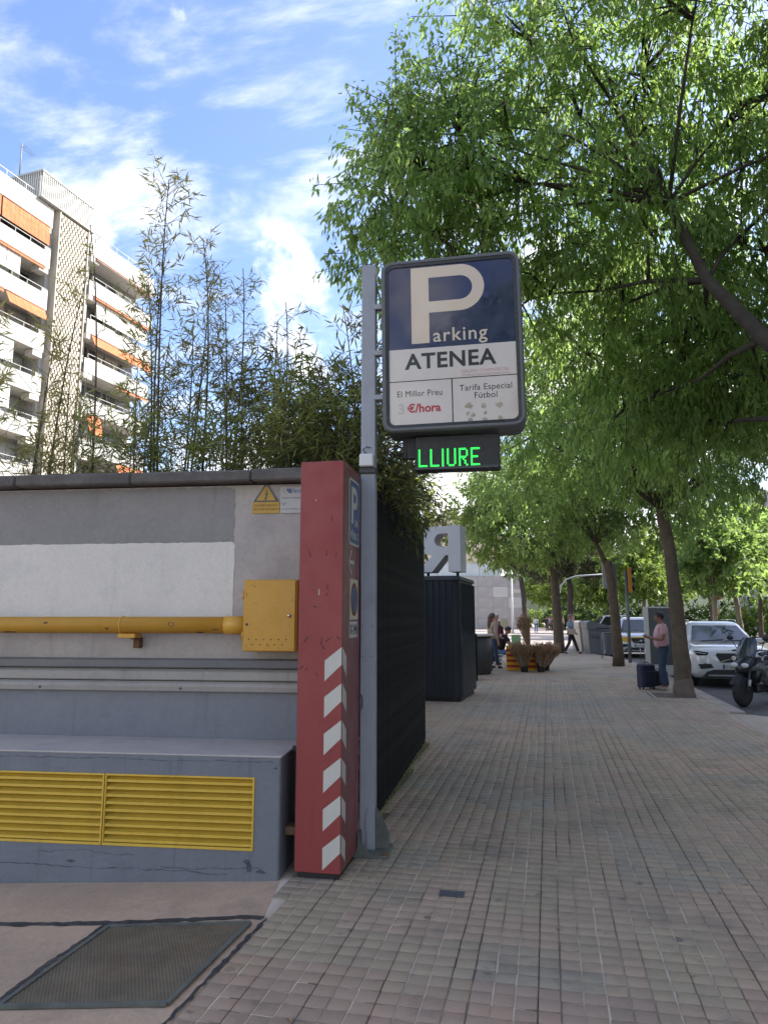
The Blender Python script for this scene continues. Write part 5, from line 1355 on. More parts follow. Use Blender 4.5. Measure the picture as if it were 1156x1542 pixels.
car('white car with a yellow band on its front parked behind the second tree', (3.85, 32.4, -.128), R(-2), 'car_white', True, None, 'flag_yellow', .12)
car('grey car on the road right of the waste containers', (4.6, 44, -.128), R(-10), 'car_grey', False)
car('white car far off behind the walking woman', (2.4, 60, -.128), R(-80), 'car_white', False, None, None, .3)

def scooter(label, loc, rz, body_m, steer=0.0):
    t = thing('motor_scooter', label, 'scooter', loc, rz, 'scooters parked at the kerb end')
    def wh(x, r, w_):
        g = MB(); g.lathe([(r * .62, -w_ / 2), (r * .9, -w_ / 2), (r, -w_ * .2), (r, w_ * .2), (r * .9, w_ / 2), (r * .62, w_ / 2)], 24); k = obj('wheel', g, 'rubber', t, (x, 0, r))
        g = MB(); g.lathe([(r * .62, -.03), (r * .55, -.02), (r * .55, .02), (r * .62, .03)], 20); g.lathe([(.05, -.05), (.05, .05)], 10)
        for a in range(5):
            c_, s_ = math.cos(2 * PI * a / 5), math.sin(2 * PI * a / 5); g.tube([(.04 * c_, 0, .04 * s_), (r * .58 * c_, 0, r * .58 * s_)], .018, 5)
        obj('rim', g, 'dark_metal', k)
        g = MB(); g.lathe([(r * .42, .045), (r * .42, .05), (r * .30, .05), (r * .30, .045)], 18, smooth=False); obj('brake_disc', g, 'chrome', k)
    wh(0, .30, .13); wh(-1.46, .29, .16)
    for y in (-.095, .095):
        g = MB(); g.tube([(.0, y, .30), (-.14, y, .70), (-.17, y, .80)], [.032, .028, .028], 8); obj('fork', g, 'dark_metal', t)
        g = MB(); g.tube([(-.035, y * 1.25, .40), (-.075, y * 1.25, .52)], .03, 8); obj('reflector', g, 'scooter_silver', t)
    def arc(r, a0, a1, w_, cx=0, cz=.30, n=10):
        return [[(cx + r * math.cos(a), -w_, cz + r * math.sin(a)), (cx + (r + .02) * math.cos(a), -w_ * .7, cz + (r + .02) * math.sin(a)), (cx + (r + .03) * math.cos(a), 0, cz + (r + .03) * math.sin(a)), (cx + (r + .02) * math.cos(a), w_ * .7, cz + (r + .02) * math.sin(a)), (cx + r * math.cos(a), w_, cz + r * math.sin(a))] for a in [a0 + (a1 - a0) * k / n for k in range(n + 1)]]
    g = MB(); g.loft(arc(.325, R(25), R(165), .085), caps=False, close=False); obj('front_fender', g, 'black', t)
    # nose: loft of rings from the beak up to the screen
    def rg(x, z, hw, hx): return [(x + hx * math.cos(a), hw * math.sin(a), z) for a in [2 * PI * k / 14 for k in range(14)]]
    g = MB(); g.loft([rg(-.12, .62, .05, .10), rg(-.08, .70, .14, .17), rg(-.13, .80, .19, .19), rg(-.24, .94, .17, .14), rg(-.32, 1.04, .12, .09)]); obj('front_fairing', g, 'gloss_black', t)
    for s_ in (-1, 1):
        g = MB(); g.loft([[(.06, s_ * .05, .70), (.05, s_ * .09, .74), (.03, s_ * .10, .69)], [(-.18, s_ * .235, .70), (-.20, s_ * .25, .86), (-.24, s_ * .225, .70)], [(-.42, s_ * .27, .56), (-.42, s_ * .26, .84), (-.46, s_ * .23, .60)]]); obj('cheek_panel', g, body_m, t)
    g = MB(); g.loft([rg(-.12, .56, .10, .10), rg(-.25, .45, .20, .16), rg(-.33, .70, .26, .16), rg(-.36, .95, .22, .10)]); obj('leg_shield', g, 'black', t)
    for s_ in (-1, 1):
        g = MB(); g.sphere((.045, s_ * .105, .80), (.05, .075, .05), 10, 8); obj('headlight', g, 'lamp_glass', t)
        g = MB(); g.loft([[(-.16, s_ * .20, .60), (-.16, s_ * .225, .78), (-.20, s_ * .20, .80), (-.20, s_ * .18, .60)], [(-.55, s_ * .24, .36), (-.60, s_ * .26, .66), (-.62, s_ * .20, .68), (-.58, s_ * .18, .36)], [(-1.0, s_ * .20, .34), (-1.05, s_ * .23, .60), (-1.05, s_ * .17, .62), (-1.0, s_ * .15, .34)]]); obj('side_panel', g, body_m, t)
        g = MB(); g.loft([[(-.62, s_ * .16, .66), (-.64, s_ * .20, .76), (-.64, s_ * .10, .80), (-.62, s_ * .06, .66)], [(-1.2, s_ * .18, .70), (-1.22, s_ * .22, .86), (-1.22, s_ * .12, .90), (-1.2, s_ * .06, .7)], [(-1.75, s_ * .08, .86), (-1.76, s_ * .11, .96), (-1.76, s_ * .05, .98), (-1.75, s_ * .02, .86)]]); obj('tail_panel', g, body_m, t)
        g = MB(); g.tube([(-.33, s_ * .08, 1.03), (-.36, s_ * .20, 1.09), (-.42, s_ * .36, 1.06)], [.016, .016, .014], 8); hb = obj('handlebar', g, 'dark_metal', t)
        g = MB(); g.tube([(-.40, s_ * .28, 1.07), (-.425, s_ * .385, 1.06)], .021, 8); obj('grip', g, 'rubber', hb)
        g = MB(); g.tube([(-.33, s_ * .26, 1.075), (-.27, s_ * .33, 1.075), (-.26, s_ * .40, 1.06)], .007, 5); obj('brake_lever', g, 'scooter_silver', hb)
        g = MB(); g.tube([(-.37, s_ * .24, 1.09), (-.33, s_ * .30, 1.22), (-.32, s_ * .33, 1.28)], .008, 6); mr = obj('mirror', g, 'black', t)
        g = MB(); g.sphere((-.32, s_ * .36, 1.32), (.022, .075, .048), 12, 8); obj('mirror_head', g, 'black', mr)
    g = MB(); rows = []
    for z, w_, x in ((.98, .20, -.10), (1.10, .21, -.17), (1.24, .18, -.25), (1.33, .12, -.30)): rows.append([(x - .09 * (u * u), u * w_, z) for u in (-1, -.6, -.2, .2, .6, 1)])
    g.loft(rows, caps=False, close=False); obj('windscreen', g, 'car_glass', t)
    g = MB(); g.loft([rg(-.62, .70, .10, .06), rg(-.72, .80, .17, .12), rg(-.95, .83, .18, .25), rg(-1.0, .86, .15, .23)]); g.loft([rg(-1.30, .84, .17, .3), rg(-1.35, .94, .15, .3)]); obj('seat', g, 'rubber', t)
    g = MB(); g.bbox(-.95, -.30, -.16, .16, .26, .42, .03); g.bbox(-1.5, -.9, -.10, .14, .25, .5, .04); obj('engine', g, 'black', t)
    g = MB(); g.tube([(-1.0, -.20, .30), (-1.3, -.22, .36), (-1.75, -.22, .50)], [.05, .07, .07], 10); obj('exhaust', g, 'dark_metal', t)
    g = MB(); g.tube([(-.7, .12, .26), (-.72, .24, .012)], .014, 6); obj('side_stand', g, 'dark_metal', t)
    g = MB(); g.bbox(-1.92, -1.85, -.09, .09, .62, .80, .004); obj('number_plate', g, 'white_film', t)
    return t
scooter('grey green maxi scooter parked nearest at the kerb end with a black front wheel', (3.66, 15.35, -.128), R(228), 'scooter_grey')
sc2 = scooter('dark scooter with a silver top box behind the grey green scooter', (5.05, 18.4, -.128), R(205), 'black')
g = MB(); g.sphere((-1.75, 0, 1.15), (.22, .24, .19), 14, 8); tag(obj('top_box', g, 'scooter_silver', sc2))

# ================================================================== TREES
def leaves(C, axis, L_, W_, droop, rg, per, twig_len, jitter=.5):
    """leaves along short twigs at the cluster centres C with twig directions axis -> V, F"""
    n = len(C)
    tt = rg.random((n, per, 1))
    base = C[:, None, :] + axis[:, None, :] * tt * twig_len + rg.normal(0, .035 * twig_len / .3, (n, per, 3))
    d = rg.normal(0, 1, (n, per, 3)) * jitter + axis[:, None, :] * .5 + np.array([0, 0, -droop])
    d /= np.linalg.norm(d, axis=2, keepdims=True)
    s = np.cross(d, rg.normal(0, 1, (n, per, 3))); s /= np.linalg.norm(s, axis=2, keepdims=True) + 1e-9
    nn = np.cross(d, s)
    ll = L_ * rg.uniform(.65, 1.25, (n, per, 1)); ww = W_ * rg.uniform(.7, 1.25, (n, per, 1))
    p0 = base; p1 = base + d * ll * .42 + s * ww * .5 + nn * ww * .18; p2 = base + d * ll; p3 = base + d * ll * .42 - s * ww * .5 + nn * ww * .18
    V = np.stack([p0, p1, p2, p3], axis=2).reshape(-1, 3)
    F = np.arange(len(V)).reshape(-1, 4)
    return V, F
def twigs(A, B, r):
    """three sided twigs from A to B"""
    n = len(A); d = B - A; d = d / (np.linalg.norm(d, axis=1, keepdims=True) + 1e-9)
    u = np.cross(d, np.array([.3, .5, .81])); u /= np.linalg.norm(u, axis=1, keepdims=True) + 1e-9; v = np.cross(d, u)
    V = np.empty((n, 6, 3))
    for k in range(3):
        o_ = u * math.cos(2 * PI * k / 3) + v * math.sin(2 * PI * k / 3)
        V[:, k] = A + o_ * r; V[:, k + 3] = B + o_ * r * .5
    f = np.array([(0, 1, 4, 3), (1, 2, 5, 4), (2, 0, 3, 5)])
    F = (f[None] + (np.arange(n) * 6)[:, None, None]).reshape(-1, 4)
    return V.reshape(-1, 3), F
def join(parts):
    Vs, Fs, Ms, o_ = [], [], [], 0
    for V, F, m in parts:
        Vs.append(V); Fs.append(F + o_); Ms.append(np.full(len(F), m)); o_ += len(V)
    return np.concatenate(Vs), np.concatenate(Fs), np.concatenate(Ms)
def crown_mesh(lobes, ncl, per, L_, W_, droop, seed, mats, twig_len=.35, shell=2.4, jitter=.5):
    rg = np.random.default_rng(seed)
    vol = np.array([l[3] * l[4] * l[5] for l in lobes]) ** .8; cnt = np.maximum(1, (ncl * vol / vol.sum()).astype(int))
    Cs, Ax = [], []
    for l, k in zip(lobes, cnt):
        d = rg.normal(0, 1, (k, 3)); d /= np.linalg.norm(d, axis=1, keepdims=True)
        r = rg.random((k, 1)) ** (1 / shell)
        # ragged outline: push radius by a few random bumps
        b = rg.normal(0, 1, (7, 3)); b /= np.linalg.norm(b, axis=1, keepdims=True)
        bump = 1 + .22 * (np.maximum(0, d @ b.T) ** 6 * rg.uniform(-1, 1.2, 7)).sum(axis=1, keepdims=True)
        Cs.append(np.array(l[:3]) + d * r * bump * np.array(l[3:6])); a = d * .7 + rg.normal(0, .5, (k, 3)) + np.array([0, 0, -droop * .4])
        Ax.append(a / np.linalg.norm(a, axis=1, keepdims=True))
    C = np.concatenate(Cs); A = np.concatenate(Ax)
    V, F = leaves(C, A, L_, W_, droop, rg, per, twig_len, jitter)
    V2, F2 = twigs(C - A * .12, C + A * twig_len, .004 + L_ * .02)
    V, F, m = join([(V, F, 0), (V2, F2, 1)])
    return npmesh('crown', V, F, mats, m), C
def tree(name, label, base, trunk, lobes, ncl, per, L_, W_, droop=.5, seed=1, leafm='leaf', bark='bark', group=None, cat='tree', extra=(), twig_len=.35, nsec=10, shell=2.4, jitter=.5, pale_foot=None, limb=.75):
    """trunk = [(x,y,z,r)] relative to base; lobes = [(x,y,z,rx,ry,rz)] relative to base"""
    t = thing(name, label, cat, base, 0, group)
    rr = random.Random(seed)
    g = MB(); pts = [Vector(p[:3]) for p in trunk]; rad = [p[3] for p in trunk]
    fp, fr = [], []
    for i in range(len(pts) - 1):
        for k in range(4):
            u = k / 4; p = pts[i].lerp(pts[i + 1], u); fp.append(p + Vector((rr.uniform(-1, 1), rr.uniform(-1, 1), 0)) * rad[i] * .06); fr.append((rad[i] + (rad[i + 1] - rad[i]) * u) * rr.uniform(.96, 1.05))
    fp.append(pts[-1]); fr.append(rad[-1])
    g.tube(fp, fr, 12); obj('trunk', g, bark, t)
    if pale_foot:
        g = MB(); g.tube([p for p in fp if p.z <= pale_foot], [r * 1.012 for p, r in zip(fp, fr) if p.z <= pale_foot], 12, caps=False); obj('pale_foot', g, 'bark_pale', t)
    me, C = crown_mesh(lobes, ncl, per, L_, W_, droop, seed, [leafm, bark], twig_len, shell, jitter)
    obj('crown', me, parent=t)
    top = pts[-1]
    limbs = [([Vector(p[:3]) for p in e], [p[3] for p in e]) for e in extra]
    hubs = [(Vector(p[:3]), p[3]) for e in extra for p in e[1:-1]] + [(top, rad[-1] * .62)]
    for l in lobes:
        c = Vector(l[:3]); st_, sr_ = min(hubs, key=lambda h: (h[0] - c).length + (0.0 if h[0].z < c.z else 2.0)); sr_ *= limb; mid = st_.lerp(c, .5) + Vector((rr.uniform(-.2, .2), rr.uniform(-.2, .2), rr.uniform(-.05, .3)))
        limbs.append(([st_, st_.lerp(mid, .5) + Vector((0, 0, .05)), mid, mid.lerp(c, .6) + Vector((rr.uniform(-.1, .1), rr.uniform(-.1, .1), 0)), c], [sr_, sr_ * .75, sr_ * .55, sr_ * .35, .012]))
    for p, r in limbs:
        g = MB(); g.tube(p, r, 8); obj('branch', g, bark, t)
    g = MB(); idx = list(range(len(C))); rr.shuffle(idx)
    for k in idx[:nsec * len(lobes)]:
        c = Vector(C[k]); best = min(((p_ - c).length, p_) for q, _ in limbs for p_ in q[1:])[1]
        m = best.lerp(c, .5) + Vector((rr.uniform(-.15, .15), rr.uniform(-.15, .15), .12)); g.tube([best, m, c], [.022, .013, .006], 5)
    if nsec: obj('twigs', g, bark, t, kind='stuff')
    return t
MAT['dry_flower'] = leafmat('dry_flower', (0.20, 0.13, 0.07), (0.42, 0.29, 0.16), (0.30, 0.18, 0.09), 0.2)
for t_, ends in BUNCH:
    C_ = np.array(ends); A_ = C_ - np.array([C_[:, 0].mean(), C_[:, 1].mean(), .2]); A_ /= np.linalg.norm(A_, axis=1, keepdims=True)
    V_, F_ = leaves(C_, A_, .075, .020, -.3, np.random.default_rng(5), 9, .12, .6)
    obj('dried_blossoms', npmesh('dried_blossoms', V_, F_, ['dry_flower']), parent=t_, kind='stuff')
ST = 'street trees along the pavement'
# tree whose trunk stands just outside the picture and whose crown fills the upper right
tree('street_tree', 'large leafy street tree whose branches hang over the parking sign from the upper right', (3.05, 6.2, 0),
     [(0, 0, 0, .24), (.02, .0, 1.2, .19), (-.10, .05, 2.6, .17), (-.25, .10, 3.1, .16)],
     [(-4.15, 0.80, 5.70, 0.95, 1.1, 0.8), (-4.25, 0.90, 6.55, 0.75, 1.0, 0.7), (-3.85, 1.00, 7.0, 0.8, 1.1, 0.85), (-3.05, 1.20, 8.20, 1, 1.4, 1.2), (-2.95, 1.10, 6.30, 1.2, 1.4, 1.05), (-1.85, 1.20, 7.50, 1.5, 1.7, 1.4), (-1.85, 1.30, 5.70, 1.2, 1.5, 0.9), (-0.65, 1.60, 5.50, 1.2, 1.5, 1.1), (-0.25, 1.00, 7.20, 1.5, 1.6, 1.4), (-1.15, 2.40, 4.70, 1, 1.3, 0.75), (-0.15, 2.30, 4.50, 1, 1.3, 0.8), (-3.15, 1.70, 5.25, 0.8, 1.1, 0.5), (1.35, 0.40, 6.40, 1.5, 1.8, 1.4), (-1.35, -1.00, 8.20, 1.4, 1.3, 1.1), (-.55, 2.5, 4.15, .9, 1.1, .6), (.45, 2.6, 3.95, .9, 1.1, .55), (-1.35, 2.7, 4.75, .9, 1.1, .65), (-4.55, .9, 6.05, .65, 1.0, .85), (-4.2, 1.2, 7.2, .7, 1.0, .7), (-2.45, 2.8, 4.95, .85, 1.0, .7), (-2.0, 3.0, 4.25, .9, 1.0, .6), (-1.2, 3.2, 4.0, .8, 1.0, .5)],
     3100, 34, .112, .032, 1.0, 11, 'leaf', 'bark_dark', ST, limb=.5, jitter=.42, extra=[[(-.25, .10, 2.9, .095), (-1.10, .35, 4.05, .070), (-1.50, .50, 4.72, .056), (-1.77, .60, 5.60, .044), (-2.2, .7, 6.8, .03)]], twig_len=.42, nsec=12)
tree('street_tree', 'street tree mirrored as dark leaves at the right of the blue sign panel', (3.1, -3.4, 0), [(0, 0, 0, .22), (-.05, 0, 1.5, .17), (-.1, 0, 3.2, .15)],
     [(-3.2, .2, 6.2, 1.4, 1.7, 1.2), (-1.4, 0, 7.4, 1.8, 2.0, 1.6), (.6, 0, 6.4, 1.8, 2.0, 1.6), (-1.4, .6, 5.3, 1.5, 1.6, 1.0), (2.0, 0, 7.0, 1.6, 2.0, 1.6)], 1100, 18, .16, .05, .7, 19, 'leaf', 'bark_dark', ST, limb=.5, twig_len=.45, nsec=3)
tree('street_tree', 'nearest full street tree with a pale trunk foot beside the man in pink', (2.69, 15.95, 0),
     [(0, 0, -.02, .225), (-.01, 0, .35, .178), (-.03, 0, 1.5, .145), (-.11, 0, 2.9, .128), (-.23, .0, 3.9, .12)],
     [(-2.9, -.3, 5.6, 1.7, 1.8, 1.5), (-1.3, -.6, 5.3, 1.7, 1.9, 1.4), (.4, -.4, 5.2, 1.7, 2.0, 1.3), (2.0, 0, 5.6, 1.8, 2.0, 1.6), (-2.2, .4, 7.6, 2.0, 2.1, 1.8), (-.2, .2, 7.6, 2.0, 2.1, 1.9), (1.9, .4, 7.8, 2.0, 2.1, 1.8), (-.4, 0, 9.6, 2.2, 2.2, 1.7), (3.5, .3, 6.5, 1.5, 1.8, 1.6)],
     2500, 28, .128, .041, .95, 12, 'leaf', 'bark', ST, twig_len=.5, nsec=8, pale_foot=.55)
tree('street_tree', 'second street tree with a forked trunk by the traffic lights', (2.24, 25.1, 0),
     [(0, 0, -.02, .20), (-.03, 0, 1.5, .155), (-.12, 0, 2.8, .15), (-.2, 0, 3.5, .14)],
     [(-2.6, -.3, 5.6, 1.8, 1.8, 1.5), (-.8, -.3, 5.4, 1.8, 1.9, 1.3), (1.0, 0, 5.5, 1.8, 2.0, 1.5), (2.4, 0, 6.3, 1.7, 1.9, 1.6), (-1.6, .3, 7.6, 2.1, 2.1, 1.8), (.8, .3, 7.8, 2.1, 2.1, 1.8)],
     1500, 16, .19, .066, .65, 13, 'leaf_far', 'bark', ST, twig_len=.55, nsec=6, extra=[[(-.2, 0, 3.3, .10), (-.55, 0, 4.1, .07), (-.9, 0, 4.9, .04)]])
tree('street_tree', 'third street tree with a straight trunk behind the striped stall', (.45, 33.9, 0),
     [(0, 0, -.02, .26), (-.03, 0, 1.5, .21), (-.10, 0, 3.4, .19), (-.15, 0, 4.6, .16)],
     [(-2.9, -.3, 5.7, 1.7, 1.9, 1.6), (-1.4, -.5, 5.2, 1.7, 1.9, 1.4), (.4, -.4, 5.6, 1.6, 1.9, 1.3), (1.8, 0, 6.2, 1.6, 1.9, 1.5), (-2.2, .2, 7.9, 2.0, 2.1, 1.9), (.2, .2, 8.0, 2.2, 2.1, 1.9), (-3.4, .2, 6.9, 1.4, 1.8, 1.5)],
     1500, 16, .24, .085, .65, 14, 'leaf_far', 'bark', ST, twig_len=.6, nsec=5)
# light green tree behind the letters and dark pine beyond
tree('garden_tree', 'olive green tree behind the grey letter above the fence end', (-4.4, 21, 0), [(0, 0, 0, .14), (.1, 0, 2.2, .10), (.1, 0, 3.2, .08)],
     [(0, 0, 4.6, 1.4, 1.3, 1.0), (1.0, -.3, 4.3, .9, .9, .8), (-1.2, 0, 5.2, 1.3, 1.3, 1.2), (.2, 0, 5.8, 1.0, 1.2, .9)], 420, 14, .20, .06, .35, 15, 'leaf_olive', 'bark_dark', twig_len=.4, nsec=5, shell=1.6)
tree('pine_tree', 'dark brownish pine crown behind the curved mast arm', (2.0, 68, 0), [(0, 0, 0, .35), (.1, 0, 4, .28), (0, 0, 5.2, .2)],
     [(-1.8, 0, 6.6, 2.6, 2.2, 1.5), (1.4, 0, 7.0, 2.6, 2.2, 1.6), (3.4, 0, 6.2, 2.0, 2.0, 1.3), (0, 0, 8.5, 2.5, 2.2, 1.4)], 900, 12, .5, .10, .1, 16, 'leaf_pine', 'bark_dark', twig_len=.8, nsec=3, shell=2.0)
tree('pine_tree', 'dark pine with a bare leaning trunk at the right end of the stone wall', (-2.6, 88, 0), [(0, 0, -.02, .40), (-.2, 0, 4, .3), (-.5, 0, 6.5, .25)],
     [(-.5, 0, 8.6, 3.2, 2.4, 1.9), (2.2, 0, 8.0, 2.2, 2.2, 1.5)], 600, 12, .55, .12, .1, 17, 'leaf_pine', 'bark_dark', twig_len=.8, nsec=3, shell=2.0)
far = [  # x, y, height, radius, leaf material, label
    (9.0, 43, 8.5, 2.6, 'leaf_far', 'slim tree across the road left of the white car roof'), (11.2, 46, 9.5, 2.8, 'leaf_far', 'pale trunked tree across the road above the white car'), (7.2, 58, 9, 2.8, 'leaf_light', 'yellow green tree far behind the man in pink'),
    (13.5, 51, 9, 3.0, 'leaf_far', 'leafy tree across the road above the lamp post'), (9.6, 64, 9.5, 3.0, 'leaf_light', 'bright green tree beyond the road bend'), (6.0, 78, 9, 3.0, 'leaf_light', 'sunlit yellow green tree behind the waste containers'),
    (17.5, 60, 10, 3.4, 'leaf_far', 'broad tree at the right behind the no entry sign'), (13.0, 76, 11, 3.6, 'leaf_far', 'tall mid green tree over the bend of the road'), (22, 70, 11, 3.8, 'leaf_far', 'wide green tree at the right picture edge'),
    (28, 84, 13, 4.5, 'leaf_dark', 'dark tall tree far at the right edge'), (19, 92, 12, 4.2, 'leaf_dark', 'dark green tree behind the orange signals'), (8, 100, 11, 4.0, 'leaf_far', 'big green tree closing the end of the street'),
    (3.0, 112, 10, 3.8, 'leaf_light', 'light green tree at the far end of the plaza'), (13, 112, 12, 4.5, 'leaf_dark', 'dark wooded crown at the end of the street'), (-1.5, 128, 10, 4.0, 'leaf_light', 'yellow green tree behind the plaza crowd'), (35, 110, 15, 5, 'leaf_dark', 'tallest dark tree behind the right hand trees'), (25, 118, 14, 5, 'leaf_far', 'high rounded green crown behind the dark tree')]
for k, (x, y, h, r, lm, lab) in enumerate(far):
    th = h * .38
    lobes = [(rng.uniform(-.4, .4) * r + math.cos(a) * r * .5, math.sin(a) * r * .5, h * .62 + rng.uniform(-.12, .12) * h, r * .62, r * .62, h * .20) for a in np.linspace(0, 5.2, 5)] + [(0, 0, h * .84, r * .6, r * .6, h * .17)]
    tree('background_tree', lab, (x, y, -.13), [(0, 0, 0, .02 * h), (rng.uniform(-.2, .2), 0, th * .5, .016 * h), (rng.uniform(-.3, .3), 0, th, .014 * h)], lobes, 520, 11, .30 + .0022 * y, .14 + .001 * y, .4, 100 + k, lm, 'plane_bark' if k < 3 else 'bark', 'trees across the road and beyond', twig_len=.6, nsec=2, shell=2.0)
def bush(name, label, base, lobes, ncl, per, L_, W_, seed, leafm, droop=.2):
    t = thing(name, label, 'bush', base, 0)
    me, C = crown_mesh(lobes, ncl, per, L_, W_, droop, seed, [leafm, 'bark_dark'], .4, 2.2); me.name = 'foliage'
    obj('foliage', me, parent=t)
    g = MB()
    for l in lobes: g.tube([(l[0] * .3, l[1] * .3, 0), (l[0] * .7, l[1] * .7, l[2] * .6), (l[0], l[1], l[2])], [.05, .035, .012], 5)
    obj('stems', g, 'bark_dark', t, kind='stuff')
    return t
fl_ = bush('flowering_bush', 'large bush with pale pink blossom at the right edge behind the scooters', (18.5, 58, -.13), [(0, 0, 2.0, 2.2, 1.8, 1.8), (2.4, 0, 2.6, 2.2, 1.8, 2.2), (4.6, 0, 2.4, 2.2, 1.8, 2.4)], 620, 12, .30, .13, 21, 'leaf_far')
me, C = crown_mesh([(.8, -1.0, 4.2, 1.5, .9, .8), (2.8, -1.2, 4.6, 1.8, .9, 1.0), (4.8, -1.2, 4.0, 1.8, .9, 1.6), (2.0, -1.4, 3.3, 1.4, .7, .8)], 60, 26, .14, .12, 0, 22, ['bloom_pink', 'bark_dark'], .3); me.name = 'blossom'
obj('blossom', me, parent=fl_)
bush('green_bush', 'bright green rounded bush behind the white car', (15.5, 56, -.13), [(0, 0, 1.6, 1.8, 1.4, 1.5), (2.0, 0, 1.7, 1.6, 1.3, 1.5), (-2.0, .5, 1.2, 1.5, 1.2, 1.1)], 420, 12, .26, .12, 23, 'leaf_light')
bush('hedge', 'long dark clipped hedge along the far side of the road', (20, 95, -.13), [(k * 4.0 - 18, 0, 1.8, 2.6, 1.6, 1.9) for k in range(10)], 900, 10, .5, .25, 24, 'leaf_dark')
bush('hedge', 'yellow green hedge behind the far walkers on the plaza', (0, 118, -.13), [(k * 3.2 - 10, 0, 1.6, 2.2, 1.4, 1.7) for k in range(7)], 520, 10, .5, .25, 25, 'leaf_light')
g = MB()
rings = []
for k in range(41):
    a = R(-75 + 3.75 * k); hh = 18 + 9 * math.sin(k * .7) + 5 * math.sin(k * 1.9)
    rings.append([(math.sin(a) * 330, math.cos(a) * 330, -.13), (math.sin(a) * 380, math.cos(a) * 380, hh), (math.sin(a) * 520, math.cos(a) * 520, hh * 1.3)])
g.loft(rings, caps=False, close=False)
obj('hills', g, 'hill', kind='structure', label='low wooded hills closing the horizon', cat='hills')

# ================================================================== BAMBOO ON THE WALL
WM = Matrix.Translation(WP) @ Matrix.Rotation(WR, 4, 'Z')
def bamboo(label, s_, D_, hs_, dens, seed, mats=('bamboo_leaf', 'culm'), spread=.35, low=.15, L_=.135, W_=.017, lean=(0, 0), bush_=0):
    base = WM @ Vector((s_, D_, 2.62)); t = thing('bamboo_plant', label, 'bamboo', tuple(base), WR, 'bamboo growing in the planter on the wall')
    rg = np.random.default_rng(seed); rr = random.Random(seed); Cs, Ax, TA, TB = [], [], [], []
    for h in hs_:
        b = Vector((rr.uniform(-.12, .12), rr.uniform(-.1, .1), 0)); dx, dy = rr.gauss(lean[0], .05), rr.gauss(lean[1], .05); cv = rr.uniform(-.5, .5) * .12
        pts = []
        for k in range(13):
            u = k / 12; pts.append(b + Vector((dx * h * u + cv * h * u ** 3, dy * h * u, h * (u - .03 * u ** 4))))
        g = MB(); g.tube(pts, [.011 * (1 - .8 * k / 12) * (1 + .08 * (k % 2)) * (h / 3) ** .5 + .002 for k in range(13)], 6); obj('culm', g, mats[1], t)
        n = int(dens * h * 13)
        for k in range(n):
            u = low + (1 - low) * rr.random() ** .8; i = min(11, int(u * 12)); p = pts[i].lerp(pts[i + 1], u * 12 - i)
            a = rr.uniform(0, 2 * PI); ln = spread * (1.15 - .75 * u) * rr.uniform(.4, 1.2)
            d = Vector((math.cos(a) * .75, math.sin(a) * .75, rr.uniform(.45, 1.0))).normalized()
            e = p + d * ln
            TA.append(p); TB.append(e)
            for q in (.45, .75, 1.0):
                Cs.append(p.lerp(e, q)); Ax.append(d)
    for k in range(bush_):
        a = rr.uniform(0, 2 * PI); r_ = math.sqrt(rr.random()); p = Vector((math.cos(a) * r_ * .55, math.sin(a) * r_ * .4, abs(rr.gauss(.35, .4)))); Cs.append(p); Ax.append(Vector((rr.gauss(0, .5), rr.gauss(0, .5), rr.uniform(-.2, .8))).normalized()); TA.append(p - Ax[-1] * .2); TB.append(p + Ax[-1] * .2)
    C, A = np.array([tuple(p) for p in Cs]), np.array([tuple(p) for p in Ax])
    V, F = leaves(C, A, L_, W_, .25, rg, 4, .10, .55)
    V2, F2 = twigs(np.array([tuple(p) for p in TA]), np.array([tuple(p) for p in TB]), .0032)
    V, F, m = join([(V, F, 0), (V2, F2, 1)])
    obj('foliage', npmesh('foliage', V, F, list(mats), m), parent=t)
    return t
BD = ('bamboo_leaf', 'culm_dark'); BG = ('bamboo_green', 'culm')
bamboo('thin sparse bamboo farthest left above the wooden rail', -3.3, 1.5, [2.0, 1.6, 1.3], .45, 1, BD, lean=(.02, 0), W_=.014)
bamboo('dark leaning bamboo stem left of the screen tower', -2.75, 1.35, [2.25, 1.6, 1.2], .45, 2, BD, lean=(.05, 0), W_=.014)
bamboo('sparse young bamboo in front of the screen tower', -2.45, 1.5, [1.5, 1.1, .8], .50, 3, BD, bush_=30, W_=.014)
bamboo('bare tall bamboo cane standing before the right hand balconies', -2.12, 1.5, [2.85, 1.1], .14, 4, BD, spread=.20, W_=.014)
bamboo('tallest bamboo with a drooping feathery tip', -1.62, 1.45, [3.05, 2.5, 2.2, 1.7], .95, 5, BD, spread=.50, lean=(-.02, 0), bush_=40, L_=.115, W_=.014)
bamboo('bushy bamboo just right of the tallest plume', -1.30, 1.55, [2.70, 2.3, 1.8, 1.4], .80, 6, BD, spread=.48, lean=(.07, 0), bush_=50, L_=.115, W_=.014)
bamboo('dark bamboo low behind the tallest plume', -1.95, 1.9, [1.5, 1.2, .9], .65, 7, BD, spread=.36, bush_=50, W_=.015)
bamboo('feathery leafless looking bamboo in the middle of the wall', -.86, 1.45, [2.40, 2.0, 1.6, 1.2], .62, 8, BD, spread=.40, L_=.10, W_=.011)
bamboo('short bamboo with many fine canes right of the middle', -.50, 1.6, [2.05, 1.8, 1.5, 1.2], .55, 9, BD, spread=.40, bush_=40, L_=.10, W_=.011)
bamboo('green bamboo clump at the foot of the middle stems', -.90, 1.25, [.7, .6, .5], 1.0, 10, BG, bush_=90)
bamboo('dense bright green bamboo clump left of the pole', -.35, 1.30, [1.15, .95, .8, .6], 1.2, 11, BG, bush_=170)
bamboo('dense olive bamboo clump close behind the red totem', .02, 1.35, [1.25, 1.0, .9, .7], 1.2, 12, BG, bush_=180)
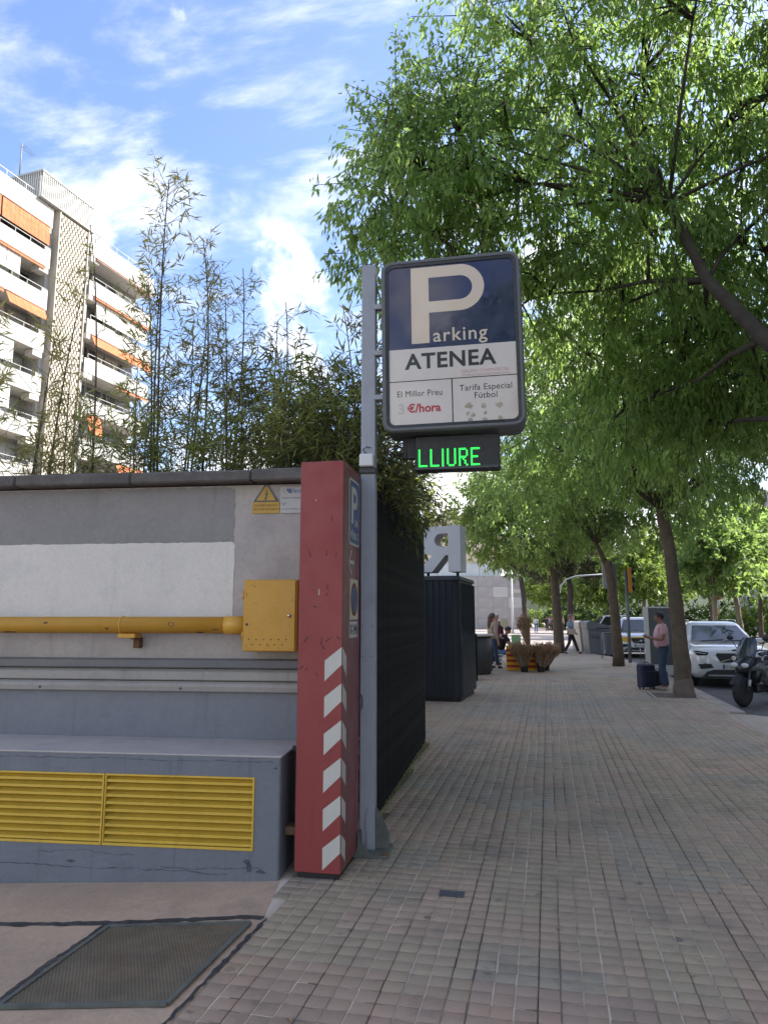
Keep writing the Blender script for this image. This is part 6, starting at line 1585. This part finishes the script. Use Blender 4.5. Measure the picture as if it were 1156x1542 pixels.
bamboo('dark olive bamboo behind the grey pole', .28, 1.8, [1.95, 1.6, 1.3, 1.1], 1.1, 13, ('bamboo_leaf', 'culm'), bush_=220)
bamboo('green bamboo clump between the tallest plume and the middle stems', -1.2, 1.9, [.9, .7], .8, 14, BG, bush_=80)
bamboo('low green bamboo at the foot of the tallest plume', -1.65, 1.2, [.6, .5, .5], 1.2, 15, BG, bush_=90)
bamboo('low yellowish bamboo near the wooden rail', -2.5, 1.2, [.45, .4, .35], 1.0, 16, ('bamboo_leaf', 'culm'), bush_=70)
bush('overhanging_shrub', 'dark olive shrub spilling over the near top of the black fence', (-2.1, 6.6, 0), [(.1, 0, 3.1, .65, .7, .55), (.25, .9, 2.95, .5, .8, .38), (-.35, 0, 3.6, .6, .7, .6), (.0, 1.7, 3.0, .5, .7, .4)], 620, 16, .12, .022, 31, 'leaf_olive', .5)
bush('overhanging_shrub', 'paler green shrub hanging over the far end of the black fence', (-2.1, 8.9, 0), [(.10, -.4, 3.10, .42, .6, .32), (-.5, -.2, 3.5, .5, .6, .5), (.42, -.3, 2.85, .14, .22, .20)], 260, 16, .13, .026, 32, 'bamboo_green', .5)

# ================================================================== BUILDINGS
QB = (-29, 38, 0); QR = math.atan2(math.cos(R(6)), math.sin(R(6)))
b = thing('apartment_building', 'white balconied apartment block with orange awnings and a perforated stair tower', 'building', QB, QR)
ZT, FH = 25.63, 2.70
def bp(name, mats=None, fn=None, label=None):
    g = MB(); fn(g); o = obj(name, g, mats, b)
    if label: o['label'] = label
    return o
bp('wall', 'facade', lambda g: (g.box(-20, 7.0, 1.5, 13, -.2, ZT + .2), g.box(-2.9, .7, .3, 1.5, -.2, ZT + 1.0)))
bp('roof', 'facade_grey', lambda g: g.box(-20, 7.0, .3, 13, ZT + .2, ZT + .45))
rr = random.Random(11)
for k in range(0, 10):
    z = ZT - FH * k
    for side, (x0, x1) in enumerate(((-20, -2.95), (.75, 7.0))):
        # slab, parapet, rail
        g = MB(); g.box(x0, x1, .005, 1.499, z - .02, z + .14); obj('balcony_slab', g, 'facade_grey', b)
        g = MB(); n_ = max(1, round((x1 - x0) / 1.15)); w_ = (x1 - x0 - .45 * (side == 0)) / n_
        for i in range(n_): g.box(x0 + i * w_ + .01, x0 + (i + 1) * w_ - .01, -.06, .0, z - .06, z + (1.28 if k == 0 else .98))
        obj('balcony_parapet', g, 'facade', b)
        g = MB(); (g.box(x1 - .44, x1, -.055, .004, z - .06, z + 1.2) if side == 0 else g.box(x0 - .28, x0 - .002, -.05, .004, z - .06, z + .9)); obj('parapet_end', g, 'facade_grey', b)
        g = MB(); g.box(x0, x1, -.05, -.01, z + 1.24, z + 1.28)
        for i in range(n_ + 1): g.box(x0 + i * w_ - .02, x0 + i * w_ + .02, -.045, -.015, z + .98, z + 1.24)
        if k: obj('balcony_rail', g, 'facade', b)
        # lintel box at the tower side
        g = MB(); (g.box(x1 - .75, x1 - .05, -.02, .6, z - .42, z - .065) if side == 0 else g.box(x0 - .25, x0 + .5, -.02, .6, z - .42, z - .065)); obj('lintel_box', g, 'facade_grey', b)
        # recessed windows
        n2 = max(1, round((x1 - x0) / 1.6)); w2 = (x1 - x0) / n2
        for i in range(n2):
            a0, a1 = x0 + i * w2 + .08, x0 + (i + 1) * w2 - .08
            g = MB(); g.box(a0, a1, 1.44, 1.499, z - FH + .18, z - .25); fr = obj('window', g, 'facade', b)
            pale = (rr.random() < .3) or (side == 0 and k in (3, 4))
            for q in range(2):
                m_ = (a0 + a1) / 2
                g = MB(); g.box((a0 + .05) if q == 0 else m_ + .03, (m_ - .03) if q == 0 else a1 - .05, 1.425, 1.439, z - FH + .25, z - .33)
                obj('pane', g, 'curtain' if (rr.random() < .25 and not pale) else ('glass_pale' if pale else 'glass_dark'), fr)
        # glazed-in balconies
        if side == 0 and k in (1, 3, 4):
            g = MB(); n3 = round((x1 - x0 - 1.6) / 1.0)
            for i in range(n3):
                a0 = x0 + i * 1.0; g.box(a0 + .03, a0 + .97, .03, .07, z - FH + 1.30, z - .06)
            obj('balcony_glazing', g, 'glass_pale' if k != 1 else 'curtain', b)
        if side == 1 and k == 1:
            g = MB(); [g.box(x0 + .5 + i * .9, x0 + 1.35 + i * .9, .03, .07, z - FH + 1.30, z - .06) for i in range(6)]; obj('balcony_glazing', g, 'curtain', b)
def awning(x0, x1, k, drop, out, m='awning'):
    z = ZT - FH * k - .10
    g = MB(); n_ = max(2, int((x1 - x0) / .28))
    for i in range(n_):
        a0, a1 = x0 + (x1 - x0) * i / n_, x0 + (x1 - x0) * (i + 1) / n_ - .012
        g.add([(a0, -.075, z), (a1, -.075, z), (a1, -.075 - out, z - drop), (a0, -.075 - out, z - drop), (a0, -.060, z), (a1, -.060, z), (a1, -.060 - out, z - drop), (a0, -.060 - out, z - drop)], [(0, 3, 2, 1), (4, 5, 6, 7), (0, 1, 5, 4), (2, 3, 7, 6), (1, 2, 6, 5), (3, 0, 4, 7)])
    a = obj('awning', g, m, b)
    g = MB(); g.tube([(x0, -.07, z + .02), (x1, -.07, z + .02)], .045, 6); obj('roller', g, 'awning_brown', a)
awning(-6.65, -3.15, 0, 1.22, .04); awning(-11, -6.75, 0, 1.22, .04); awning(-12, -3.3, 1, .16, .03); awning(-5.95, -3.1, 2, .75, .35); awning(-13, -6.1, 2, .2, .03)
awning(.9, 6.9, 0, .14, .10, 'awning_brown'); awning(.9, 6.9, 1, .18, .12); awning(.9, 6.9, 2, .75, .35); awning(.95, 2.2, 4, 1.3, .3); awning(3.9, 6.9, 5, .7, .3); awning(3.5, 6.9, 3, .2, .1)
# perforated tower of stacked blocks
g = MB(); g.box(-2.50, -.14, -.10, .29, 0, 27.0); obj('tower_core', g, 'block_back', b)
g = MB(); cols, bw = 9, 2.36 / 9
for j in range(int(27 / .26)):
    z = .02 + j * .26
    for i in range(cols):
        x = -2.50 + i * bw + (bw * .5 if j % 2 else 0)
        if x + bw * .62 > -.12: continue
        g.box(x, x + bw * .62, -.24, -.101, z, z + .235)
    g.box(-2.52, -.12, -.20, -.102, z + .235, z + .259)
obj('screen_blocks', g, 'block_cream', b, kind='stuff')
g = MB(); g.box(-2.6, -2.52, -.26, .29, 0, 27.0); g.box(-.12, -.04, -.26, .29, 0, 27.0); obj('tower_edge', g, 'block_cream', b)
# slatted roof house
g = MB(); g.box(-4.1, .05, -.20, 4.0, 27.02, 28.45); obj('roof_house', g, 'facade_grey', b)
g = MB(); g.box(-4.25, .30, -.34, 4.2, 26.95, 27.018); g.box(-4.25, .2, -.34, 4.2, 28.62, 28.74); obj('roof_house_cornice', g, 'facade', b)
sl_ = MB().box(-.035, .035, -.03, .03, 27.02, 28.62).mesh('screen_slat', 'slat_grey')
for i in range(28): obj('screen_slat', sl_, parent=b, loc=(-4.15 + i * .155, -.27, 0))
for i in range(24): obj('screen_slat', sl_, parent=b, loc=(-4.19, -.1 + i * .17, 0))
g = MB(); g.tube([(-20, .1, 27.35), (-4.3, .1, 27.35)], .03, 5); g.tube([(.3, .1, 27.35), (7, .1, 27.35)], .03, 5)
for x in [-19 + 1.4 * i for i in range(11)] + [.6 + 1.2 * i for i in range(6)]: g.tube([(x, .1, 26.6), (x, .1, 27.35)], .02, 5)
obj('roof_railing', g, 'facade_grey', b)
t = thing('roof_antenna', 'thin television antenna on a mast on top of the white building', 'antenna', tuple(Matrix.Translation(QB) @ Matrix.Rotation(QR, 4, 'Z') @ Vector((-4.3, 1.5, 28.74))), QR)
g = MB(); g.tube([(0, 0, 0), (0, 0, 2.1)], .045, 6); obj('mast', g, 'post_grey', t)
g = MB(); g.tube([(-.1, 0, 2.0), (.95, 0, 1.85)], .02, 5)
for k in range(7): g.tube([(.1 + k * .13, -.28, 1.98 - k * .02), (.1 + k * .13, .28, 1.98 - k * .02)], .014, 4)
obj('aerial', g, 'post_grey', t)
# stone faced museum at the end of the plaza
b = thing('museum_building', 'low grey stone building with a cream upper wall beyond the stall', 'building', (-3.2, 100, -.02), R(3))
g = MB(); g.box(-30, 0, .12, 20, -.1, 7.4); obj('stone_core', g, 'granite', b)
sm = MB().bbox(0.01, 2.08, 0, .11, .01, 1.46, .012).mesh('stone_slab', 'granite'); sm2 = MB().bbox(0.01, 2.08, 0, .11, .01, 1.46, .012).mesh('stone_slab', 'panel_pale'); sm3 = MB().bbox(0.01, 2.08, 0, .11, .01, 1.46, .012).mesh('stone_slab', 'post_pale')
rr = random.Random(4)
for j in range(5):
    for i in range(7): obj('stone_slab', rr.choice([sm, sm, sm, sm, sm2]), parent=b, loc=(-2.09 * (i + 1) - .02, rr.uniform(-.01, .01), j * 1.47))
g = MB(); [g.box(-30 + i * 3, -27.05 + i * 3, .5, .7, 7.401, 9.2) for i in range(9)]; obj('glass_band', g, 'pale_blue_band', b)
g = MB(); g.box(-30, -3, 1.2, 20, 7.401, 16); obj('upper_wall', g, 'cream_wall', b)
g = MB(); g.box(-1.4, -.4, -.06, -.012, 5.0, 5.5); obj('plaque', g, 'white_film', b)
# pale block glimpsed through the trees at the far right
def block(name, label, loc, rz, w_, d_, h, nfl, ncol, wallm='facade'):
    b = thing(name, label, 'building', loc, rz)
    g = MB(); g.box(-w_ / 2, w_ / 2, 0, d_, -.2, h); obj('wall', g, wallm, b)
    g = MB(); g.box(-w_ / 2 - .2, w_ / 2 + .2, -.25, d_ + .2, h, h + .35); obj('cornice', g, 'facade_grey', b)
    cw, fh_ = w_ / ncol, h / nfl
    wf = MB(); wf.box(-cw * .32, cw * .32, -.06, -.002, fh_ * .2, fh_ * .82); wf = wf.mesh('window', 'facade_grey')
    pn = MB(); pn.box(-cw * .28, cw * .28, -.075, -.061, fh_ * .24, fh_ * .78); pn = pn.mesh('pane', 'glass_dark')
    bal = MB(); bal.box(-cw * .42, cw * .42, -.9, -.08, fh_ * .03, fh_ * .10); bal.box(-cw * .42, cw * .42, -.93, -.90, fh_ * .03, fh_ * .36); bal = bal.mesh('balcony', 'facade')
    for j in range(nfl):
        for i in range(ncol):
            x, z = -w_ / 2 + cw * (i + .5), fh_ * j
            f = obj('window', wf, parent=b, loc=(x, 0, z)); obj('pane', pn, parent=f)
            if j and (i + j) % 2 == 0: obj('balcony', bal, parent=b, loc=(x, 0, z))
    return b
block('apartment_building', 'pale tall block glimpsed between the tree crowns at the right edge', (46, 135, -.13), R(-12), 26, 14, 24, 8, 8)
block('apartment_building', 'tall unseen grey block added across the road to shade the pavement', (24.5, 14, -.13), R(-90), 64, 14, 26.5, 8, 14, 'facade_grey')  # unseen block, added out of view so its shadow covers the pavement
